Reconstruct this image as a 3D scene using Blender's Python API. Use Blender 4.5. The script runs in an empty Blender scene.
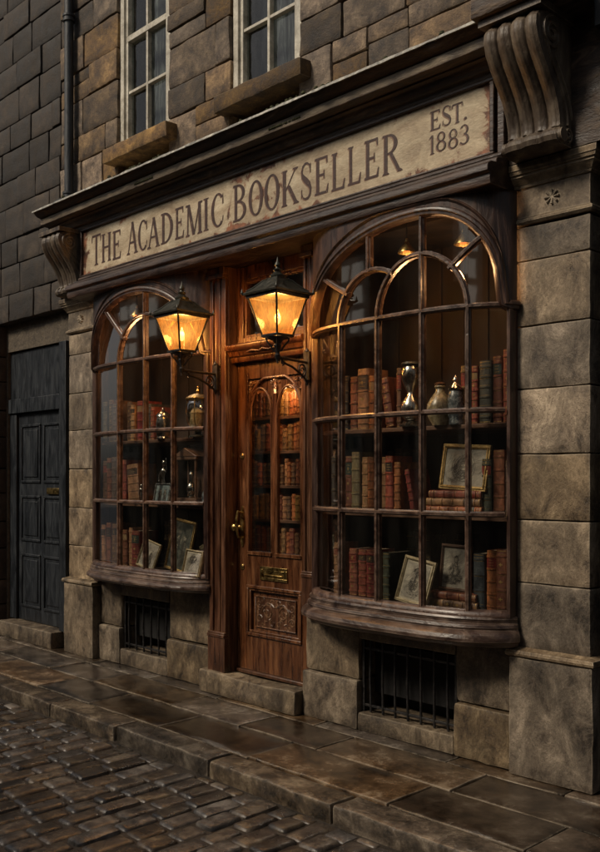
import bpy, math, random
from mathutils import Vector, noise, Matrix
R = random.Random(7)
rad = math.radians
scene = bpy.context.scene
col = scene.collection

# ------------------------------------------------------------------ mesh builder
class MB:
    def __init__(s):
        s.v = []; s.f = []; s.m = []; s.t = []; s.sm = []
    def add(s, vs, fs, m=0, t=None, smooth=True):
        o = len(s.v); s.v += [tuple(p) for p in vs]
        if t is None: t = R.random()
        for f in fs:
            s.f.append([o + i for i in f]); s.m.append(m); s.t.append(t); s.sm.append(smooth)
    def box(s, x0, x1, y0, y1, z0, z1, m=0, t=None):
        vs = [(x0,y0,z0),(x1,y0,z0),(x1,y1,z0),(x0,y1,z0),(x0,y0,z1),(x1,y0,z1),(x1,y1,z1),(x0,y1,z1)]
        s.add(vs, [(0,3,2,1),(4,5,6,7),(0,1,5,4),(1,2,6,5),(2,3,7,6),(3,0,4,7)], m, t, False)
    def rough_box(s, x0, x1, y0, y1, z0, z1, res=.07, amp=.004, rnd=.012, m=0, t=None, fr=3.0):
        """a worn block: subdivided, rounded at the edges and uneven"""
        c = Vector(((x0+x1)/2,(y0+y1)/2,(z0+z1)/2)); h = Vector(((x1-x0)/2,(y1-y0)/2,(z1-z0)/2))
        n = [max(2, min(14, int(round(2*h[i]/res)))) for i in range(3)]
        rnd = min(rnd, min(h)*.8)
        def knots(i):
            k = [-h[i] + 2*h[i]*j/n[i] for j in range(n[i]+1)]
            k.insert(1, -h[i]+rnd); k.insert(-1, h[i]-rnd)
            return sorted(set(round(q, 6) for q in k))
        K = [knots(i) for i in range(3)]
        idx = {}; vs = []; off = Vector((R.uniform(0,50), R.uniform(0,50), R.uniform(0,50)))
        def vert(p):
            key = tuple(round(q, 5) for q in p)
            if key in idx: return idx[key]
            q = Vector(p)
            inner = Vector([max(-h[i]+rnd, min(h[i]-rnd, q[i])) for i in range(3)])
            d = q - inner
            if d.length > 1e-9: q = inner + d.normalized()*min(d.length, rnd)
            nz = noise.noise_vector((q+off)*fr*2.2)*amp + noise.noise_vector((q+off)*fr*7)*amp*.45
            idx[key] = len(vs); vs.append(c + q + nz); return idx[key]
        fs = []
        for ax in range(3):
            a, b = (ax+1) % 3, (ax+2) % 3
            for sg in (-1, 1):
                for i in range(len(K[a])-1):
                    for j in range(len(K[b])-1):
                        q = []
                        for (u, w) in ((i,j),(i+1,j),(i+1,j+1),(i,j+1)):
                            p = [0,0,0]; p[ax] = sg*h[ax]; p[a] = K[a][u]; p[b] = K[b][w]; q.append(vert(p))
                        if sg < 0: q.reverse()
                        fs.append(q)
        s.add(vs, fs, m, t, True)
    def prism(s, pts, fn0, fn1, m=0, t=None, smooth=False):
        n = len(pts); vs = [fn0(p) for p in pts] + [fn1(p) for p in pts]
        fs = [tuple(range(n))[::-1], tuple(range(n, 2*n))] + [(i, (i+1)%n, n+(i+1)%n, n+i) for i in range(n)]
        s.add(vs, fs, m, t, smooth)
    def loft(s, rings, m=0, t=None, caps=True, closed=True, smooth=True):
        n = len(rings[0]); vs = [p for r in rings for p in r]; fs = []
        for k in range(len(rings)-1):
            for i in range(n if closed else n-1):
                j = (i+1) % n; fs.append((k*n+i, k*n+j, (k+1)*n+j, (k+1)*n+i))
        if caps and closed:
            fs.append(tuple(range(n))[::-1]); fs.append(tuple((len(rings)-1)*n+i for i in range(n)))
        s.add(vs, fs, m, t, smooth)
    def lathe(s, cx, cy, prof, n=20, m=0, t=None, sx=1, sy=1):
        s.loft([[(cx+r*sx*math.cos(2*math.pi*i/n), cy+r*sy*math.sin(2*math.pi*i/n), z) for i in range(n)] for r, z in prof], m, t)
    def tube(s, pts, r, n=8, m=0, t=None, closed=False):
        P = [Vector(p) for p in pts]; rings = []; up = None
        for i, p in enumerate(P):
            a = P[(i-1) % len(P)] if (closed or i) else p; b = P[(i+1) % len(P)] if (closed or i < len(P)-1) else p
            T = (b-a).normalized()
            if up is None: up = T.orthogonal().normalized()
            up = (up - T*up.dot(T)).normalized(); B = T.cross(up)
            rr = r[i] if isinstance(r, (list, tuple)) else r
            rings.append([p + up*rr*math.cos(2*math.pi*k/n) + B*rr*math.sin(2*math.pi*k/n) for k in range(n)])
        if closed: rings.append(rings[0])
        s.loft(rings, m, t, caps=not closed)
    def sweep(s, pts, nrm, prof, m=0, t=None, caps=True):
        """prof: (sideways, outward) points swept along pts; nrm: outward normal per point"""
        P = [Vector(p) for p in pts]; rings = []
        for i, p in enumerate(P):
            a = P[i-1] if i else p; b = P[i+1] if i < len(P)-1 else p
            T = (b-a).normalized(); N = Vector(nrm[i]); N = (N - T*N.dot(T)).normalized(); B = T.cross(N)
            rings.append([p + B*u + N*w for u, w in prof])
        s.loft(rings, m, t, caps=caps)
    def build(s, name, mats, parent=None, bevel=0, loc=None, angle=38):
        me = bpy.data.meshes.new(name); me.from_pydata(s.v, [], s.f)
        if not isinstance(mats, (list, tuple)): mats = [mats]
        for mm in mats: me.materials.append(mm)
        me.polygons.foreach_set('material_index', s.m)
        me.polygons.foreach_set('use_smooth', s.sm)
        at = me.attributes.new('tint', 'FLOAT', 'FACE'); at.data.foreach_set('value', s.t)
        me.update()
        me.set_sharp_from_angle(angle=rad(angle))
        o = bpy.data.objects.new(name, me); col.objects.link(o)
        if parent: o.parent = parent
        if loc: o.location = loc
        if bevel:
            b = o.modifiers.new('bevel', 'BEVEL'); b.width = bevel; b.segments = 2; b.limit_method = 'ANGLE'; b.angle_limit = rad(40)
            b.harden_normals = False
        return o

def tag(o, label=None, cat=None, group=None, kind=None):
    if label: o['label'] = label
    if cat: o['category'] = cat
    if group: o['group'] = group
    if kind: o['kind'] = kind
    return o
def empty(name, loc=(0,0,0), label=None, cat=None, group=None, rot=None):
    o = bpy.data.objects.new(name, None); col.objects.link(o); o.location = loc; o.empty_display_size = .1
    if rot: o.rotation_euler = rot
    return tag(o, label, cat, group)

# ------------------------------------------------------------------ materials
def mat(name, c, scale=6, stretch=(1,1,1), rough=(.5,.8), bump=.3, fine=60, tint=0., grime=.4, metal=0, coat=0, dist=1.2, objcol=False, wet=0, spec=.5, crack=0, huevar=0, wear_highlight=0, wear_highlight_c=None, pits=0, nr=.6):
    m = bpy.data.materials.new(name); m.use_nodes = True; nt = m.node_tree; N = nt.nodes; L = nt.links
    bs = N['Principled BSDF']
    tc = N.new('ShaderNodeTexCoord'); mp = N.new('ShaderNodeMapping'); mp.inputs['Scale'].default_value = stretch
    L.new(tc.outputs['Object'], mp.inputs['Vector'])
    at = N.new('ShaderNodeAttribute'); at.attribute_name = 'tint'
    oi = N.new('ShaderNodeObjectInfo')
    # offset every block's pattern by its own tint so that blocks do not share one texture
    add = N.new('ShaderNodeVectorMath'); add.operation = 'MULTIPLY_ADD'
    comb = N.new('ShaderNodeCombineXYZ')
    sm_ = N.new('ShaderNodeMath'); sm_.operation = 'ADD'; L.new(at.outputs['Fac'], sm_.inputs[0]); L.new(oi.outputs['Random'], sm_.inputs[1])
    for i in range(3): L.new(sm_.outputs[0], comb.inputs[i])
    L.new(comb.outputs[0], add.inputs[0]); add.inputs[1].default_value = (7.3 if (tint or objcol) else 0, 3.1 if (tint or objcol) else 0, 5.7 if (tint or objcol) else 0)
    L.new(mp.outputs[0], add.inputs[2])
    V = add.outputs[0]
    def nz(sc, det=6, d=dist, r=.6):
        n = N.new('ShaderNodeTexNoise'); n.inputs['Scale'].default_value = sc; n.inputs['Detail'].default_value = det
        n.inputs['Distortion'].default_value = d; n.inputs['Roughness'].default_value = r; L.new(V, n.inputs['Vector']); return n.outputs['Fac']
    n1 = nz(scale, 9, dist, nr); n2 = nz(scale*.23, 4, 2); n3 = nz(fine, 3, .5)
    cr = N.new('ShaderNodeValToRGB'); el = cr.color_ramp.elements
    lo_ = .375 if nr > .65 else .32; hi_ = 1-lo_
    el[0].position = lo_; el[0].color = (*c[0], 1); el[1].position = hi_; el[1].color = (*c[-1], 1)
    for k, cc in enumerate(c[1:-1]):
        e = el.new(lo_ + (hi_-lo_)*(k+1)/(len(c)-1)); e.color = (*cc, 1)
    L.new(n1, cr.inputs[0]); colr = cr.outputs[0]
    def mul(a, fac_socket, lo, hi, f0=.3, f1=.7):
        mr = N.new('ShaderNodeMapRange'); L.new(fac_socket, mr.inputs[0]); mr.inputs[1].default_value = f0; mr.inputs[2].default_value = f1
        mr.inputs[3].default_value = lo; mr.inputs[4].default_value = hi
        mx = N.new('ShaderNodeMix'); mx.data_type = 'RGBA'; mx.blend_type = 'MULTIPLY'; mx.inputs[0].default_value = 1
        L.new(a, mx.inputs[6]); L.new(mr.outputs[0], mx.inputs[7]); return mx.outputs[2]
    if objcol:
        mx = N.new('ShaderNodeMix'); mx.data_type = 'RGBA'; mx.blend_type = 'MULTIPLY'; mx.inputs[0].default_value = 1
        L.new(colr, mx.inputs[6]); L.new(oi.outputs['Color'], mx.inputs[7]); colr = mx.outputs[2]
    if grime: colr = mul(colr, n2, 1-grime, 1.12)
    colr = mul(colr, n3, .82, 1.12)
    if tint: colr = mul(colr, at.outputs['Fac'], 1-tint, 1+tint*.7, 0, 1)
    if huevar:
        hs = N.new('ShaderNodeHueSaturation'); mr = N.new('ShaderNodeMapRange'); L.new(at.outputs['Fac'], mr.inputs[0])
        wh = N.new('ShaderNodeTexWhiteNoise'); wh.noise_dimensions = '1D'; L.new(at.outputs['Fac'], wh.inputs['W']); L.new(wh.outputs['Value'], mr.inputs[0])
        mr.inputs[3].default_value = 1-huevar; mr.inputs[4].default_value = 1+huevar; L.new(mr.outputs[0], hs.inputs['Saturation']); L.new(colr, hs.inputs['Color']); colr = hs.outputs[0]
    if crack:
        vo = N.new('ShaderNodeTexVoronoi'); vo.feature = 'DISTANCE_TO_EDGE'; vo.inputs['Scale'].default_value = crack
        L.new(V, vo.inputs['Vector']); colr = mul(colr, vo.outputs['Distance'], .5, 1, 0, .02)
    if wear_highlight:  # edge wear and painted highlight lines: lighter colour along the edges
        bv = N.new('ShaderNodeBevel'); bv.samples = 3; bv.inputs['Radius'].default_value = wear_highlight
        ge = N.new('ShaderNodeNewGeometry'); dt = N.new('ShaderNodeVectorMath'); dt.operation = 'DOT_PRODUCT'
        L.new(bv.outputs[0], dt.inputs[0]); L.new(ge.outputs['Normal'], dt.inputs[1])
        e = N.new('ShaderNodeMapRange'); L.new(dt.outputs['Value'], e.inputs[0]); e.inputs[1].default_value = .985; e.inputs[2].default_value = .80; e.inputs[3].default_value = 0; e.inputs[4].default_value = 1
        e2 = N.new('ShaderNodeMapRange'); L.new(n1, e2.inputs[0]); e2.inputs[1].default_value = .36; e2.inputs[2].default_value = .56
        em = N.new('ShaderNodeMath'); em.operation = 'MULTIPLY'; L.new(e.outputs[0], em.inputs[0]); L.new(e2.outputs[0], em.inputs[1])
        mx = N.new('ShaderNodeMix'); mx.data_type = 'RGBA'; L.new(em.outputs[0], mx.inputs[0]); L.new(colr, mx.inputs[6]); mx.inputs[7].default_value = (*wear_highlight_c, 1); colr = mx.outputs[2]
    L.new(colr, bs.inputs['Base Color'])
    mr = N.new('ShaderNodeMapRange'); L.new(n2 if wet else n1, mr.inputs[0]); mr.inputs[1].default_value = .35; mr.inputs[2].default_value = .65
    mr.inputs[3].default_value = rough[0]; mr.inputs[4].default_value = rough[1]; L.new(mr.outputs[0], bs.inputs['Roughness'])
    bs.inputs['Metallic'].default_value = metal; bs.inputs['Specular IOR Level'].default_value = spec
    if coat:
        bs.inputs['Coat Weight'].default_value = coat; bs.inputs['Coat Roughness'].default_value = .25
    if bump:
        ad = N.new('ShaderNodeMath'); ad.operation = 'MULTIPLY_ADD'; L.new(n3, ad.inputs[0]); ad.inputs[1].default_value = .35; L.new(n1, ad.inputs[2])
        if pits:
            vo = N.new('ShaderNodeTexVoronoi'); vo.inputs['Scale'].default_value = pits; L.new(V, vo.inputs['Vector'])
            pr = N.new('ShaderNodeMapRange'); L.new(vo.outputs['Distance'], pr.inputs[0]); pr.inputs[1].default_value = .0; pr.inputs[2].default_value = .28; pr.inputs[3].default_value = -.7; pr.inputs[4].default_value = 0
            gt = N.new('ShaderNodeMapRange'); L.new(n2, gt.inputs[0]); gt.inputs[1].default_value = .48; gt.inputs[2].default_value = .62; gt.inputs[4].default_value = .6
            a2 = N.new('ShaderNodeMath'); a2.operation = 'MULTIPLY_ADD'; L.new(pr.outputs[0], a2.inputs[0]); L.new(gt.outputs[0], a2.inputs[1]); L.new(ad.outputs[0], a2.inputs[2]); ad = a2
        b = N.new('ShaderNodeBump'); b.inputs['Strength'].default_value = bump; b.inputs['Distance'].default_value = .012
        L.new(ad.outputs[0], b.inputs['Height']); L.new(b.outputs[0], bs.inputs['Normal'])
    return m

M = {}
M['ashlar'] = mat('upper_stone', [(.055,.034,.021),(.15,.098,.058),(.25,.17,.10),(.42,.29,.165)], 5, (1.2,1.2,1.4), (.6,.9), 1.0, 70, tint=.6, grime=.6, huevar=.35, dist=.3, nr=.78, wear_highlight=.010, wear_highlight_c=(.36,.28,.19), pits=60)
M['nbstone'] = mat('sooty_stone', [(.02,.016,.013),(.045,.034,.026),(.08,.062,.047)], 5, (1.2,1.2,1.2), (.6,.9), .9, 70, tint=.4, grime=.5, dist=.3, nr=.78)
M['mortar'] = mat('mortar', [(.07,.055,.04),(.15,.12,.085)], 20, rough=(.8,.95), bump=.8)
M['stone'] = mat('dressed_stone', [(.07,.05,.033),(.20,.148,.098),(.30,.23,.155),(.50,.39,.27)], 5, (1.3,1.3,.8), (.5,.85), .9, 75, tint=.28, grime=.65, huevar=.2, dist=.4, nr=.8, wear_highlight=.014, wear_highlight_c=(.55,.46,.34), pits=70)
M['riser'] = mat('riser_stone', [(.04,.03,.021),(.12,.088,.058),(.20,.152,.10),(.34,.265,.18)], 5, (1.3,1.3,.8), (.45,.8), .9, 70, tint=.3, grime=.65, huevar=.25, dist=.4, nr=.8, wear_highlight=.014, wear_highlight_c=(.42,.35,.25), pits=70)
M['slab'] = mat('wet_flagstone', [(.022,.016,.012),(.070,.048,.032),(.125,.088,.060),(.25,.20,.15)], 3.6, (1,1,1), (.02,.24), .45, 40, tint=.65, grime=.55, wet=1, coat=.5, huevar=.45, dist=.15, nr=.75, wear_highlight=.018, wear_highlight_c=(.50,.43,.33), pits=26)  # pale end of the ramp and pale edges paint sheen into the colour
M['kerb'] = mat('wet_kerbstone', [(.03,.025,.02),(.11,.085,.062),(.28,.23,.17)], 5, (1,1,1), (.08,.42), .9, 40, tint=.4, grime=.5, wet=1, coat=.3, huevar=.3, dist=.15, nr=.75, wear_highlight=.02, wear_highlight_c=(.48,.41,.32), pits=26)
M['sett'] = mat('wet_sett', [(.03,.026,.024),(.085,.068,.055),(.20,.165,.125)], 7, (1,1,1), (.08,.42), .7, 50, tint=.65, grime=.5, wet=1, coat=.35, huevar=.6, dist=.2, nr=.72)
M['road'] = mat('road_bed', [(.03,.024,.018),(.075,.058,.042)], 18, rough=(.3,.7), bump=.9, wet=1, nr=.75)
M['wood'] = mat('dark_wood', [(.016,.007,.005),(.045,.020,.013),(.10,.048,.030)], 7, (2.2,2.2,.35), (.3,.58), .6, 70, tint=.1, grime=.5, coat=.3, wear_highlight=.007, wear_highlight_c=(.21,.13,.09))
M['woodh'] = mat('dark_wood_horizontal', [(.018,.009,.007),(.05,.026,.018),(.12,.07,.048)], 7, (.35,2.2,2.2), (.3,.6), .6, 70, tint=.1, grime=.5, coat=.2, wear_highlight=.007, wear_highlight_c=(.24,.17,.12))
M['cornice'] = mat('weathered_cornice', [(.02,.012,.009),(.06,.037,.025),(.17,.12,.08)], 6, (.5,2,2), (.4,.75), .9, 50, grime=.55, dist=2, wear_highlight=.008, wear_highlight_c=(.27,.21,.15))
M['cornlight'] = mat('weathered_fillet', [(.11,.08,.055),(.22,.17,.115),(.36,.29,.20)], 6, (.5,2,2), (.4,.75), .8, 50, grime=.55)
M['doorwood'] = mat('varnished_door_wood', [(.03,.009,.0035),(.10,.034,.0115),(.22,.088,.03)], 11, (2.5,2.5,.3), (.2,.46), .5, 90, grime=.45, coat=.5, dist=.5, nr=.62, wear_highlight=.005, wear_highlight_c=(.38,.20,.09))
M['jamb'] = mat('jamb_wood', [(.020,.008,.004),(.075,.028,.012),(.16,.070,.032)], 10, (2.5,2.5,.3), (.26,.5), .5, 90, grime=.4, coat=.4, dist=.5, wear_highlight=.006, wear_highlight_c=(.30,.17,.08))
M['lead'] = mat('lead_flashing', [(.14,.135,.12),(.36,.35,.31),(.6,.58,.5)], 16, (1,1,1), (.3,.6), .9, 60, metal=.1)
M['iron'] = mat('black_iron', [(.012,.012,.013),(.03,.028,.028),(.05,.045,.042)], 20, rough=(.3,.55), bump=.4, metal=.4)
M['ironroof'] = mat('lantern_roof_iron', [(.03,.03,.024),(.07,.07,.055),(.12,.11,.09)], 18, rough=(.3,.5), bump=.4, metal=.5)
M['brass'] = mat('brass', [(.28,.17,.05),(.52,.36,.13),(.7,.5,.2)], 14, rough=(.25,.42), bump=.04, metal=1)
M['gilt'] = mat('gilt', [(.25,.15,.05),(.45,.30,.11),(.6,.42,.17)], 40, rough=(.35,.55), bump=.3, metal=.6)
M['silver'] = mat('silver', [(.35,.33,.29),(.6,.57,.5),(.75,.72,.65)], 14, rough=(.12,.3), bump=.15, metal=1)
M['leather'] = mat('leather', [(.45,.4,.4),(.85,.8,.8),(1.3,1.2,1.1)], 22, (1,1,.5), (.35,.6), .5, 120, grime=.4, objcol=True)
M['paper'] = mat('paper', [(.35,.27,.17),(.5,.4,.27)], 30, (20,1,1), (.8,.9), .2)
M['whitepaint'] = mat('white_sash_paint', [(.42,.38,.30),(.6,.56,.46),(.7,.66,.56)], 9, rough=(.4,.6), bump=.3, grime=.3)
M['shelf'] = mat('shelf_wood', [(.05,.025,.014),(.10,.05,.028),(.16,.085,.045)], 8, (.35,2,2), (.35,.6), .3)
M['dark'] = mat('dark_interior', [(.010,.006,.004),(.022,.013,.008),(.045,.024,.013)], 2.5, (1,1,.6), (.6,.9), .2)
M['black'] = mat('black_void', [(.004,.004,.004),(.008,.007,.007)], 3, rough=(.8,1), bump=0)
M['navy'] = mat('blue_black_paint', [(.008,.010,.013),(.016,.020,.026),(.03,.036,.042)], 8, (2,2,.4), (.35,.6), .3)
M['pipe'] = mat('painted_iron_pipe', [(.02,.024,.028),(.045,.05,.056),(.08,.085,.09)], 8, (2,2,.4), (.35,.6), .3, metal=.2)
M['ceramic'] = mat('glazed_ceramic', [(.16,.12,.06),(.32,.26,.15),(.45,.38,.24)], 25, rough=(.2,.35), bump=.3, coat=.4)
M['bluecer'] = mat('blue_grey_ceramic', [(.02,.025,.03),(.10,.12,.13),(.4,.42,.4)], 45, rough=(.15,.3), bump=.3, coat=.6)
M['mat_board'] = mat('picture_mount', [(.42,.37,.27),(.58,.52,.40)], 9, rough=(.7,.85), bump=.1)
M['sketch'] = mat('engraving_paper', [(.17,.15,.12),(.34,.31,.25),(.48,.44,.35)], 9, (1,1,1), (.6,.8), .1, 90, grime=.4, dist=1)
M['painting'] = mat('oil_painting', [(.02,.026,.024),(.07,.078,.062),(.22,.20,.15)], 14, (1,1,1), (.35,.5), .3, 120, dist=1)
M['bluepic'] = mat('pale_blue_picture', [(.05,.08,.09),(.16,.22,.23),(.34,.38,.36)], 26, (1,1,1), (.4,.6), .2, 120, dist=3)
M['ink'] = mat('ink_dark', [(.02,.017,.014),(.06,.05,.04)], 40, rough=(.6,.8), bump=0)
M['moss'] = mat('moss', [(.02,.026,.008),(.05,.055,.018),(.085,.08,.03)], 60, rough=(.8,.95), bump=.8)

def sign_mat():
    m = mat('weathered_sign_paint', [(.36,.265,.165),(.55,.44,.295),(.70,.60,.43)], 4, (.7,1,1.6), (.5,.75), .5, 50, grime=.35)
    nt = m.node_tree; N = nt.nodes; L = nt.links; bs = N['Principled BSDF']
    src = bs.inputs['Base Color'].links[0].from_socket
    tc = N.new('ShaderNodeTexCoord'); sp = N.new('ShaderNodeSeparateXYZ'); L.new(tc.outputs['Object'], sp.inputs[0])
    def mr(sock, a, b, c, d):
        k = N.new('ShaderNodeMapRange'); L.new(sock, k.inputs[0]); k.inputs[1].default_value=a; k.inputs[2].default_value=b; k.inputs[3].default_value=c; k.inputs[4].default_value=d; return k.outputs[0]
    def mth(op, a, b):
        k = N.new('ShaderNodeMath'); k.operation = op
        for i, q in enumerate((a,b)):
            if isinstance(q, (int,float)): k.inputs[i].default_value = q
            else: L.new(q, k.inputs[i])
        return k.outputs[0]
    eL = mr(sp.outputs['X'], -7.16, -6.98, .30, 0); eR = mr(sp.outputs['X'], -2.98, -2.83, 0, .30)
    eT = mr(sp.outputs['Z'], 3.79, 3.845, 0, .12); eB = mr(sp.outputs['Z'], 3.44, 3.50, .2, 0)
    e = mth('ADD', mth('ADD', eL, eR), mth('ADD', eT, eB))
    mid = mth('MULTIPLY', mr(sp.outputs['X'], -5.25, -5.0, 0, 1), mr(sp.outputs['X'], -4.75, -4.3, 1, 0))
    e = mth('ADD', e, mth('MULTIPLY', mid, .10))
    n = N.new('ShaderNodeTexNoise'); n.inputs['Scale'].default_value = 6; n.inputs['Detail'].default_value = 9; n.inputs['Roughness'].default_value = .68; n.inputs['Distortion'].default_value = .8
    L.new(tc.outputs['Object'], n.inputs['Vector'])
    f = mr(mth('ADD', n.outputs['Fac'], e), .66, .70, 0, 1)
    f2 = mr(mth('ADD', n.outputs['Fac'], e), .58, .68, 0, .55)
    n2 = N.new('ShaderNodeTexNoise'); n2.inputs['Scale'].default_value = 13; n2.inputs['Detail'].default_value = 5; L.new(tc.outputs['Object'], n2.inputs['Vector'])
    cr = N.new('ShaderNodeValToRGB'); L.new(n2.outputs['Fac'], cr.inputs[0])
    cr.color_ramp.elements[0].position=.4; cr.color_ramp.elements[0].color=(.09,.04,.022,1); cr.color_ramp.elements[1].position=.62; cr.color_ramp.elements[1].color=(.30,.12,.06,1)
    def mix(fac, a, b):
        k = N.new('ShaderNodeMix'); k.data_type='RGBA'; L.new(fac, k.inputs[0]); L.new(a, k.inputs[6])
        if isinstance(b, tuple): k.inputs[7].default_value = b
        else: L.new(b, k.inputs[7])
        return k.outputs[2]
    c = mix(f2, src, (.34,.24,.15,1)); c = mix(f, c, cr.outputs[0]); L.new(c, bs.inputs['Base Color'])
    return m
M['sign'] = sign_mat()
def letter_mat(name, a, b):
    m = mat(name, [a, b], 14, rough=(.5,.7), bump=.2, grime=.2)
    nt = m.node_tree; N = nt.nodes; L = nt.links; bs = N['Principled BSDF']; src = bs.inputs['Base Color'].links[0].from_socket
    tc = N.new('ShaderNodeTexCoord'); n = N.new('ShaderNodeTexNoise'); n.inputs['Scale'].default_value = 30; n.inputs['Detail'].default_value = 6; n.inputs['Roughness'].default_value=.7; L.new(tc.outputs['Object'], n.inputs['Vector'])
    k = N.new('ShaderNodeMapRange'); L.new(n.outputs['Fac'], k.inputs[0]); k.inputs[1].default_value=.60; k.inputs[2].default_value=.68; k.inputs[4].default_value=.7
    mx = N.new('ShaderNodeMix'); mx.data_type='RGBA'; L.new(k.outputs[0], mx.inputs[0]); L.new(src, mx.inputs[6]); mx.inputs[7].default_value=(.30,.23,.14,1)
    L.new(mx.outputs[2], bs.inputs['Base Color']); return m
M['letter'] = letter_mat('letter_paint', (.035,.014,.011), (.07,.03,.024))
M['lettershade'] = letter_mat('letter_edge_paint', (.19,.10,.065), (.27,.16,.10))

def cloth_glass(name, tint=(.75,.78,.74), refl=1.0, wav=.12, body=0.):
    m = bpy.data.materials.new(name); m.use_nodes = True; nt = m.node_tree; N = nt.nodes; L = nt.links
    N.remove(N['Principled BSDF']); out = N['Material Output']
    tr = N.new('ShaderNodeBsdfTransparent'); tr.inputs[0].default_value = (*tint, 1)
    gl = N.new('ShaderNodeBsdfGlossy'); gl.inputs['Roughness'].default_value = .03; gl.inputs['Color'].default_value = (1,1,1,1)
    tc = N.new('ShaderNodeTexCoord'); n = N.new('ShaderNodeTexNoise'); n.inputs['Scale'].default_value = 5; n.inputs['Detail'].default_value = 2; L.new(tc.outputs['Object'], n.inputs['Vector'])
    b = N.new('ShaderNodeBump'); b.inputs['Strength'].default_value = wav; b.inputs['Distance'].default_value = .03; L.new(n.outputs['Fac'], b.inputs['Height'])
    L.new(b.outputs[0], gl.inputs['Normal'])
    ge = N.new('ShaderNodeNewGeometry'); dt = N.new('ShaderNodeVectorMath'); dt.operation = 'DOT_PRODUCT'
    L.new(ge.outputs['Incoming'], dt.inputs[0]); L.new(b.outputs[0], dt.inputs[1])
    def mt(op, a, c=None):
        q = N.new('ShaderNodeMath'); q.operation = op; L.new(a, q.inputs[0])
        if c is not None: q.inputs[1].default_value = c
        return q
    k = mt('ABSOLUTE', dt.outputs['Value']); k = mt('SUBTRACT', k.outputs[0]); k.inputs[1].default_value = 1; k = mt('ABSOLUTE', k.outputs[0])
    k = mt('POWER', k.outputs[0], 5); k = mt('MULTIPLY', k.outputs[0], .92); k = mt('ADD', k.outputs[0], .08); k = mt('MULTIPLY', k.outputs[0], refl); k.use_clamp = True
    mx = N.new('ShaderNodeMixShader'); L.new(k.outputs[0], mx.inputs[0]); L.new(tr.outputs[0], mx.inputs[1]); L.new(gl.outputs[0], mx.inputs[2])
    last = mx.outputs[0]
    if body:   # a film of dust on old glass
        df = N.new('ShaderNodeBsdfDiffuse'); df.inputs[0].default_value = (.35,.33,.28,1)
        n2 = N.new('ShaderNodeTexNoise'); n2.inputs['Scale'].default_value = 9; n2.inputs['Detail'].default_value = 6; mp = N.new('ShaderNodeMapping'); mp.inputs['Scale'].default_value=(1,1,.25)
        L.new(tc.outputs['Object'], mp.inputs[0]); L.new(mp.outputs[0], n2.inputs['Vector'])
        r = N.new('ShaderNodeMapRange'); L.new(n2.outputs['Fac'], r.inputs[0]); r.inputs[1].default_value=.4; r.inputs[2].default_value=.75; r.inputs[4].default_value=body
        m2 = N.new('ShaderNodeMixShader'); L.new(r.outputs[0], m2.inputs[0]); L.new(last, m2.inputs[1]); L.new(df.outputs[0], m2.inputs[2]); last = m2.outputs[0]
    L.new(last, out.inputs['Surface']); return m
M['glass'] = cloth_glass('old_window_glass', (.93,.93,.90), 1.7, .010, .02)
M['sashglass'] = cloth_glass('sash_glass', (.75,.8,.8), .9, .25, .02)
M['jarglass'] = cloth_glass('jar_glass', (.85,.83,.75), 2.0, .4)
def emis(name, c, s):
    m = bpy.data.materials.new(name); m.use_nodes = True; b = m.node_tree.nodes['Principled BSDF']
    b.inputs['Base Color'].default_value=(*c,1); b.inputs['Emission Color'].default_value=(*c,1); b.inputs['Emission Strength'].default_value=s
    # a slight unevenness of the flame
    N = m.node_tree.nodes; n = N.new('ShaderNodeTexNoise'); n.inputs['Scale'].default_value = 30; k = N.new('ShaderNodeMapRange'); k.inputs[3].default_value = s*.7; k.inputs[4].default_value = s*1.3
    m.node_tree.links.new(n.outputs['Fac'], k.inputs[0]); m.node_tree.links.new(k.outputs[0], b.inputs['Emission Strength'])
    return m
M['flame'] = emis('flame', (1,.82,.5), 8)
M['fillglow'] = emis('fill_lamp_bulb', (1,.34,.09), .5)  # bulb glow of the added fill lamps
def flame_halo():  # halo of light around the flame, made as an emissive shell
    m = bpy.data.materials.new('halo_glow'); m.use_nodes = True; nt = m.node_tree; N = nt.nodes; L = nt.links
    N.remove(N['Principled BSDF']); out = N['Material Output']
    tr = N.new('ShaderNodeBsdfTransparent'); em = N.new('ShaderNodeEmission'); em.inputs['Color'].default_value = (1,.72,.30,1); em.inputs['Strength'].default_value = 2.2
    lw = N.new('ShaderNodeLayerWeight'); lw.inputs['Blend'].default_value = .5
    a = N.new('ShaderNodeMath'); a.operation = 'SUBTRACT'; a.inputs[0].default_value = 1; L.new(lw.outputs['Facing'], a.inputs[1])
    b = N.new('ShaderNodeMath'); b.operation = 'POWER'; L.new(a.outputs[0], b.inputs[0]); b.inputs[1].default_value = 2.2
    c = N.new('ShaderNodeMath'); c.operation = 'MULTIPLY'; L.new(b.outputs[0], c.inputs[0]); c.inputs[1].default_value = .30
    mx = N.new('ShaderNodeMixShader'); L.new(c.outputs[0], mx.inputs[0]); L.new(tr.outputs[0], mx.inputs[1]); L.new(em.outputs[0], mx.inputs[2]); L.new(mx.outputs[0], out.inputs['Surface'])
    return m
M['flame_halo'] = flame_halo()
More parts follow.
